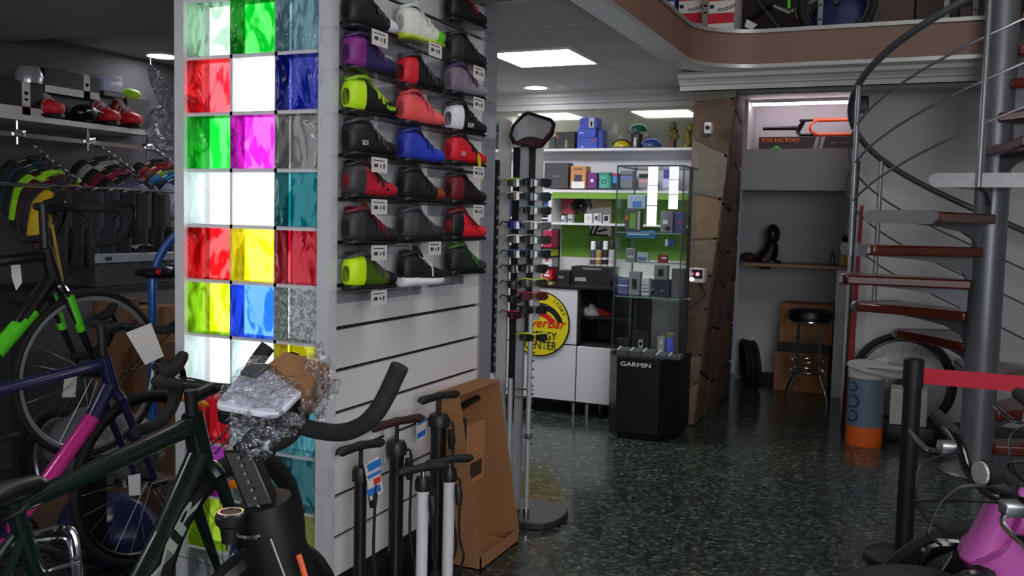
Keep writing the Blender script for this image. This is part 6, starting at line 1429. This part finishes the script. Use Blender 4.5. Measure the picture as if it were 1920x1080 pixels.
# wrapped bundle hanging from the ceiling
hq = PD(322, 230, 5.2)
hw_ = thing('hanging_bundle', 'silvery plastic wrapped wheel parts hanging between jerseys and pillar', 'package', hq)
SILV = mat('silver_crinkle', (176, 178, 184), .25, .35, bump=1.0, scale=60, var=.6)
def crumple(m, amp, seed):
    r_ = random.Random(seed)
    for v in m.bm.verts: v.co += Vector((r_.uniform(-amp, amp), r_.uniform(-amp, amp), r_.uniform(-amp, amp)))
    return m
m = MB(); m.tube([PD(282, 122, 5.2), PD(293, 150, 5.2), PD(312, 180, 5.2), PD(335, 200, 5.2), PD(352, 215, 5.2)], [.012, .035, .06, .07, .06], 10, smooth=5); crumple(m, .008, 1).build('twisted_neck', SILV, hw_, smooth=0)
m = MB(); m.torus(PD(322, 240, 5.2), .11, .035, (.6, -1, .2), 36, 8); crumple(m, .009, 2).build('outer_coil', SILV, hw_, smooth=0)
m = MB(); m.torus(PD(334, 245, 5.15), .06, .03, (.6, -1, .2), 28, 8); crumple(m, .009, 3).build('inner_coil', SILV, hw_, smooth=0)
m = MB(); m.sph(PD(335, 275, 5.2), .08, (1, .7, .7)); crumple(m, .010, 4).build('bottom_bundle', SILV, hw_, smooth=0)
MB().cyl(PD(282, 122, 5.2), Vector((PD(282, 122, 5.2).x, PD(282, 122, 5.2).y, 2.63)), .002, seg=5).build('wire', CHROME, hw_)

# ================================================================== MEZZANINE STOCK
DZ2 = 2.80
def mbox(x0, x1, y0, zb, c, lab, Y0=6.95, dep=.3, pr_=(), nm='stock_box'):
    a = onY(x0, 20, Y0); b = onY(x1, 20, Y0); top = onY((x0+x1)/2, y0, Y0).z
    t = thing(nm, lab, 'box', ((a.x+b.x)/2, Y0+dep/2, zb), group='boxes stored on the mezzanine')
    MB().b2((a.x, Y0, zb), (b.x, Y0+dep, top)).build('carton', mat('stock_carton', c, .6), t, bev=.003)
    for (u0, v0, u1, v1, cc) in pr_: MB().b2((a.x+(b.x-a.x)*u0, Y0-.0015, zb+(top-zb)*v0), (a.x+(b.x-a.x)*u1, Y0, zb+(top-zb)*v1)).build('print', mat('print_ink', cc, .6), t, smooth=0)
    return top
PW = (205, 202, 198); PR = (190, 16, 44)
for j, (xa2, xb2, nm2) in enumerate(((1272, 1316, 'left'), (1328, 1377, 'right'))):
    zb = DZ2
    for k, yy in enumerate((25, -8, -41)):
        zt_ = mbox(xa2, xb2, yy, zb, PW, 'white box with red band, %s stack, %s' % (nm2, ('bottom', 'middle', 'top')[k]), pr_=((0, .72, 1, 1, PR), (.05, .30, .22, .50, KK)))
        a = onY(xa2+18, 20, 6.948); m = MB()
        for q2 in range(2): m.tube([Vector((a.x, 6.947, zb+(zt_-zb)*(.12+.1*q2))), Vector((a.x+.07, 6.947, zb+(zt_-zb)*(.2+.1*q2))), Vector((a.x+.13, 6.947, zb+(zt_-zb)*(.38+.1*q2)))], .0025, 4, smooth=3)
        o = m.build('swoosh_print', SK, bpy.data.objects[[o_.name for o_ in bpy.data.objects if o_.name.startswith('stock_box')][-1]], smooth=0, kind='stuff')
        zb = zt_+.002
mbox(1240, 1266, -20, DZ2, (40, 60, 130), 'blue and white box beside the red banded stacks', pr_=((.4, .5, .9, .8, PW),))
mbox(1604, 1714, -45, DZ2, (64, 42, 34), 'large brown carton on the mezzanine, left of two', Y0=7.4)
mbox(1718, 1796, -50, DZ2, (58, 38, 32), 'brown carton on the mezzanine, right of two', Y0=7.4)
mbox(1800, 1822, 12, DZ2, (74, 56, 66), 'small mauve box on the mezzanine beside the stair column')
for i, x in enumerate((1323, 1538, 1774, 1828, 1850)):
    a = onY(x, 30, 6.82)
    t = thing('slotted_post', 'pale slotted steel upright on the mezzanine edge, %s from the left' % ('first', 'second', 'third', 'fourth', 'fifth')[i], 'shelf post', (a.x, 6.82, DZ2), group='slotted uprights on the mezzanine')
    MB().b2((a.x-.016, 6.81, DZ2), (a.x+.016, 6.835, 4.4)).build('post', mat('post_pale', (120, 118, 112), .5), t, smooth=0)
    m = MB()
    for k in range(16): m.b2((a.x-.010, 6.808, DZ2+.03+.05*k+(.05 if k % 5 > 2 else 0)), (a.x+.010, 6.811, DZ2+.045+.05*k+(.05 if k % 5 > 2 else 0)))
    m.build('slots', BLACK, t, smooth=0, kind='stuff')
def mq(x, y, Y0=7.05): return onY(x, y, Y0)
fr2 = thing('unbuilt_bicycle', 'black bare bicycle with a silver and a green tube stored on the mezzanine', 'bicycle frame', mq(1460, 50))
MB().tube([mq(1450, 12), mq(1482, 25)], .02, 10).build('silver_tube', ALU, fr2)
MB().tube([mq(1484, 22), mq(1545, -8)], .016, 10).build('tan_tube', mat('tan_tube', (130, 124, 110), .5), fr2)
MB().tube([mq(1479, 16), mq(1479, -40)], .012, 8).build('green_tube', mat('bright_green_tube', (80, 190, 40), .4), fr2)
MB().tube([mq(1400, 40), mq(1440, 15), mq(1450, 12)], .022, 10).build('black_tube', GLOSSK, fr2)
MB().tube([mq(1395, -30), mq(1420, 0), mq(1450, 40), mq(1462, 52)], .022, 10).build('black_tube', BLACK, fr2)
MB().torus(mq(1505, 22, 7.0), .05, .012, (0, 1, 0), 24, 6).build('sprocket', mat('tarnished_sprocket', (70, 70, 50), .4, .6), fr2)
MB().prism([mq(1396, 50, 6.95), mq(1400, 36, 6.95), mq(1420, 46, 6.95), mq(1410, 56, 6.95)], (0, .003, 0)).build('label', PAPER, fr2, smooth=0)
wb = thing('stored_wheel', 'black tyred wheel with a dark blue bag stored on the mezzanine', 'wheel', (mq(1590, 50, 7.0).x, 7.1, DZ2))
wheel(wb, (mq(1570, 0, 6.98).x, 6.98, DZ2+.28), .27, (0, 1, 0), .028, (60, 60, 64), local=False)
MB().sph((mq(1580, 0, 7.2).x, 7.2, DZ2+.2), .2, (1.1, .5, 1)).build('blue_bag', mat('dark_blue_bag', (24, 36, 90), .6), wb, smooth=60)
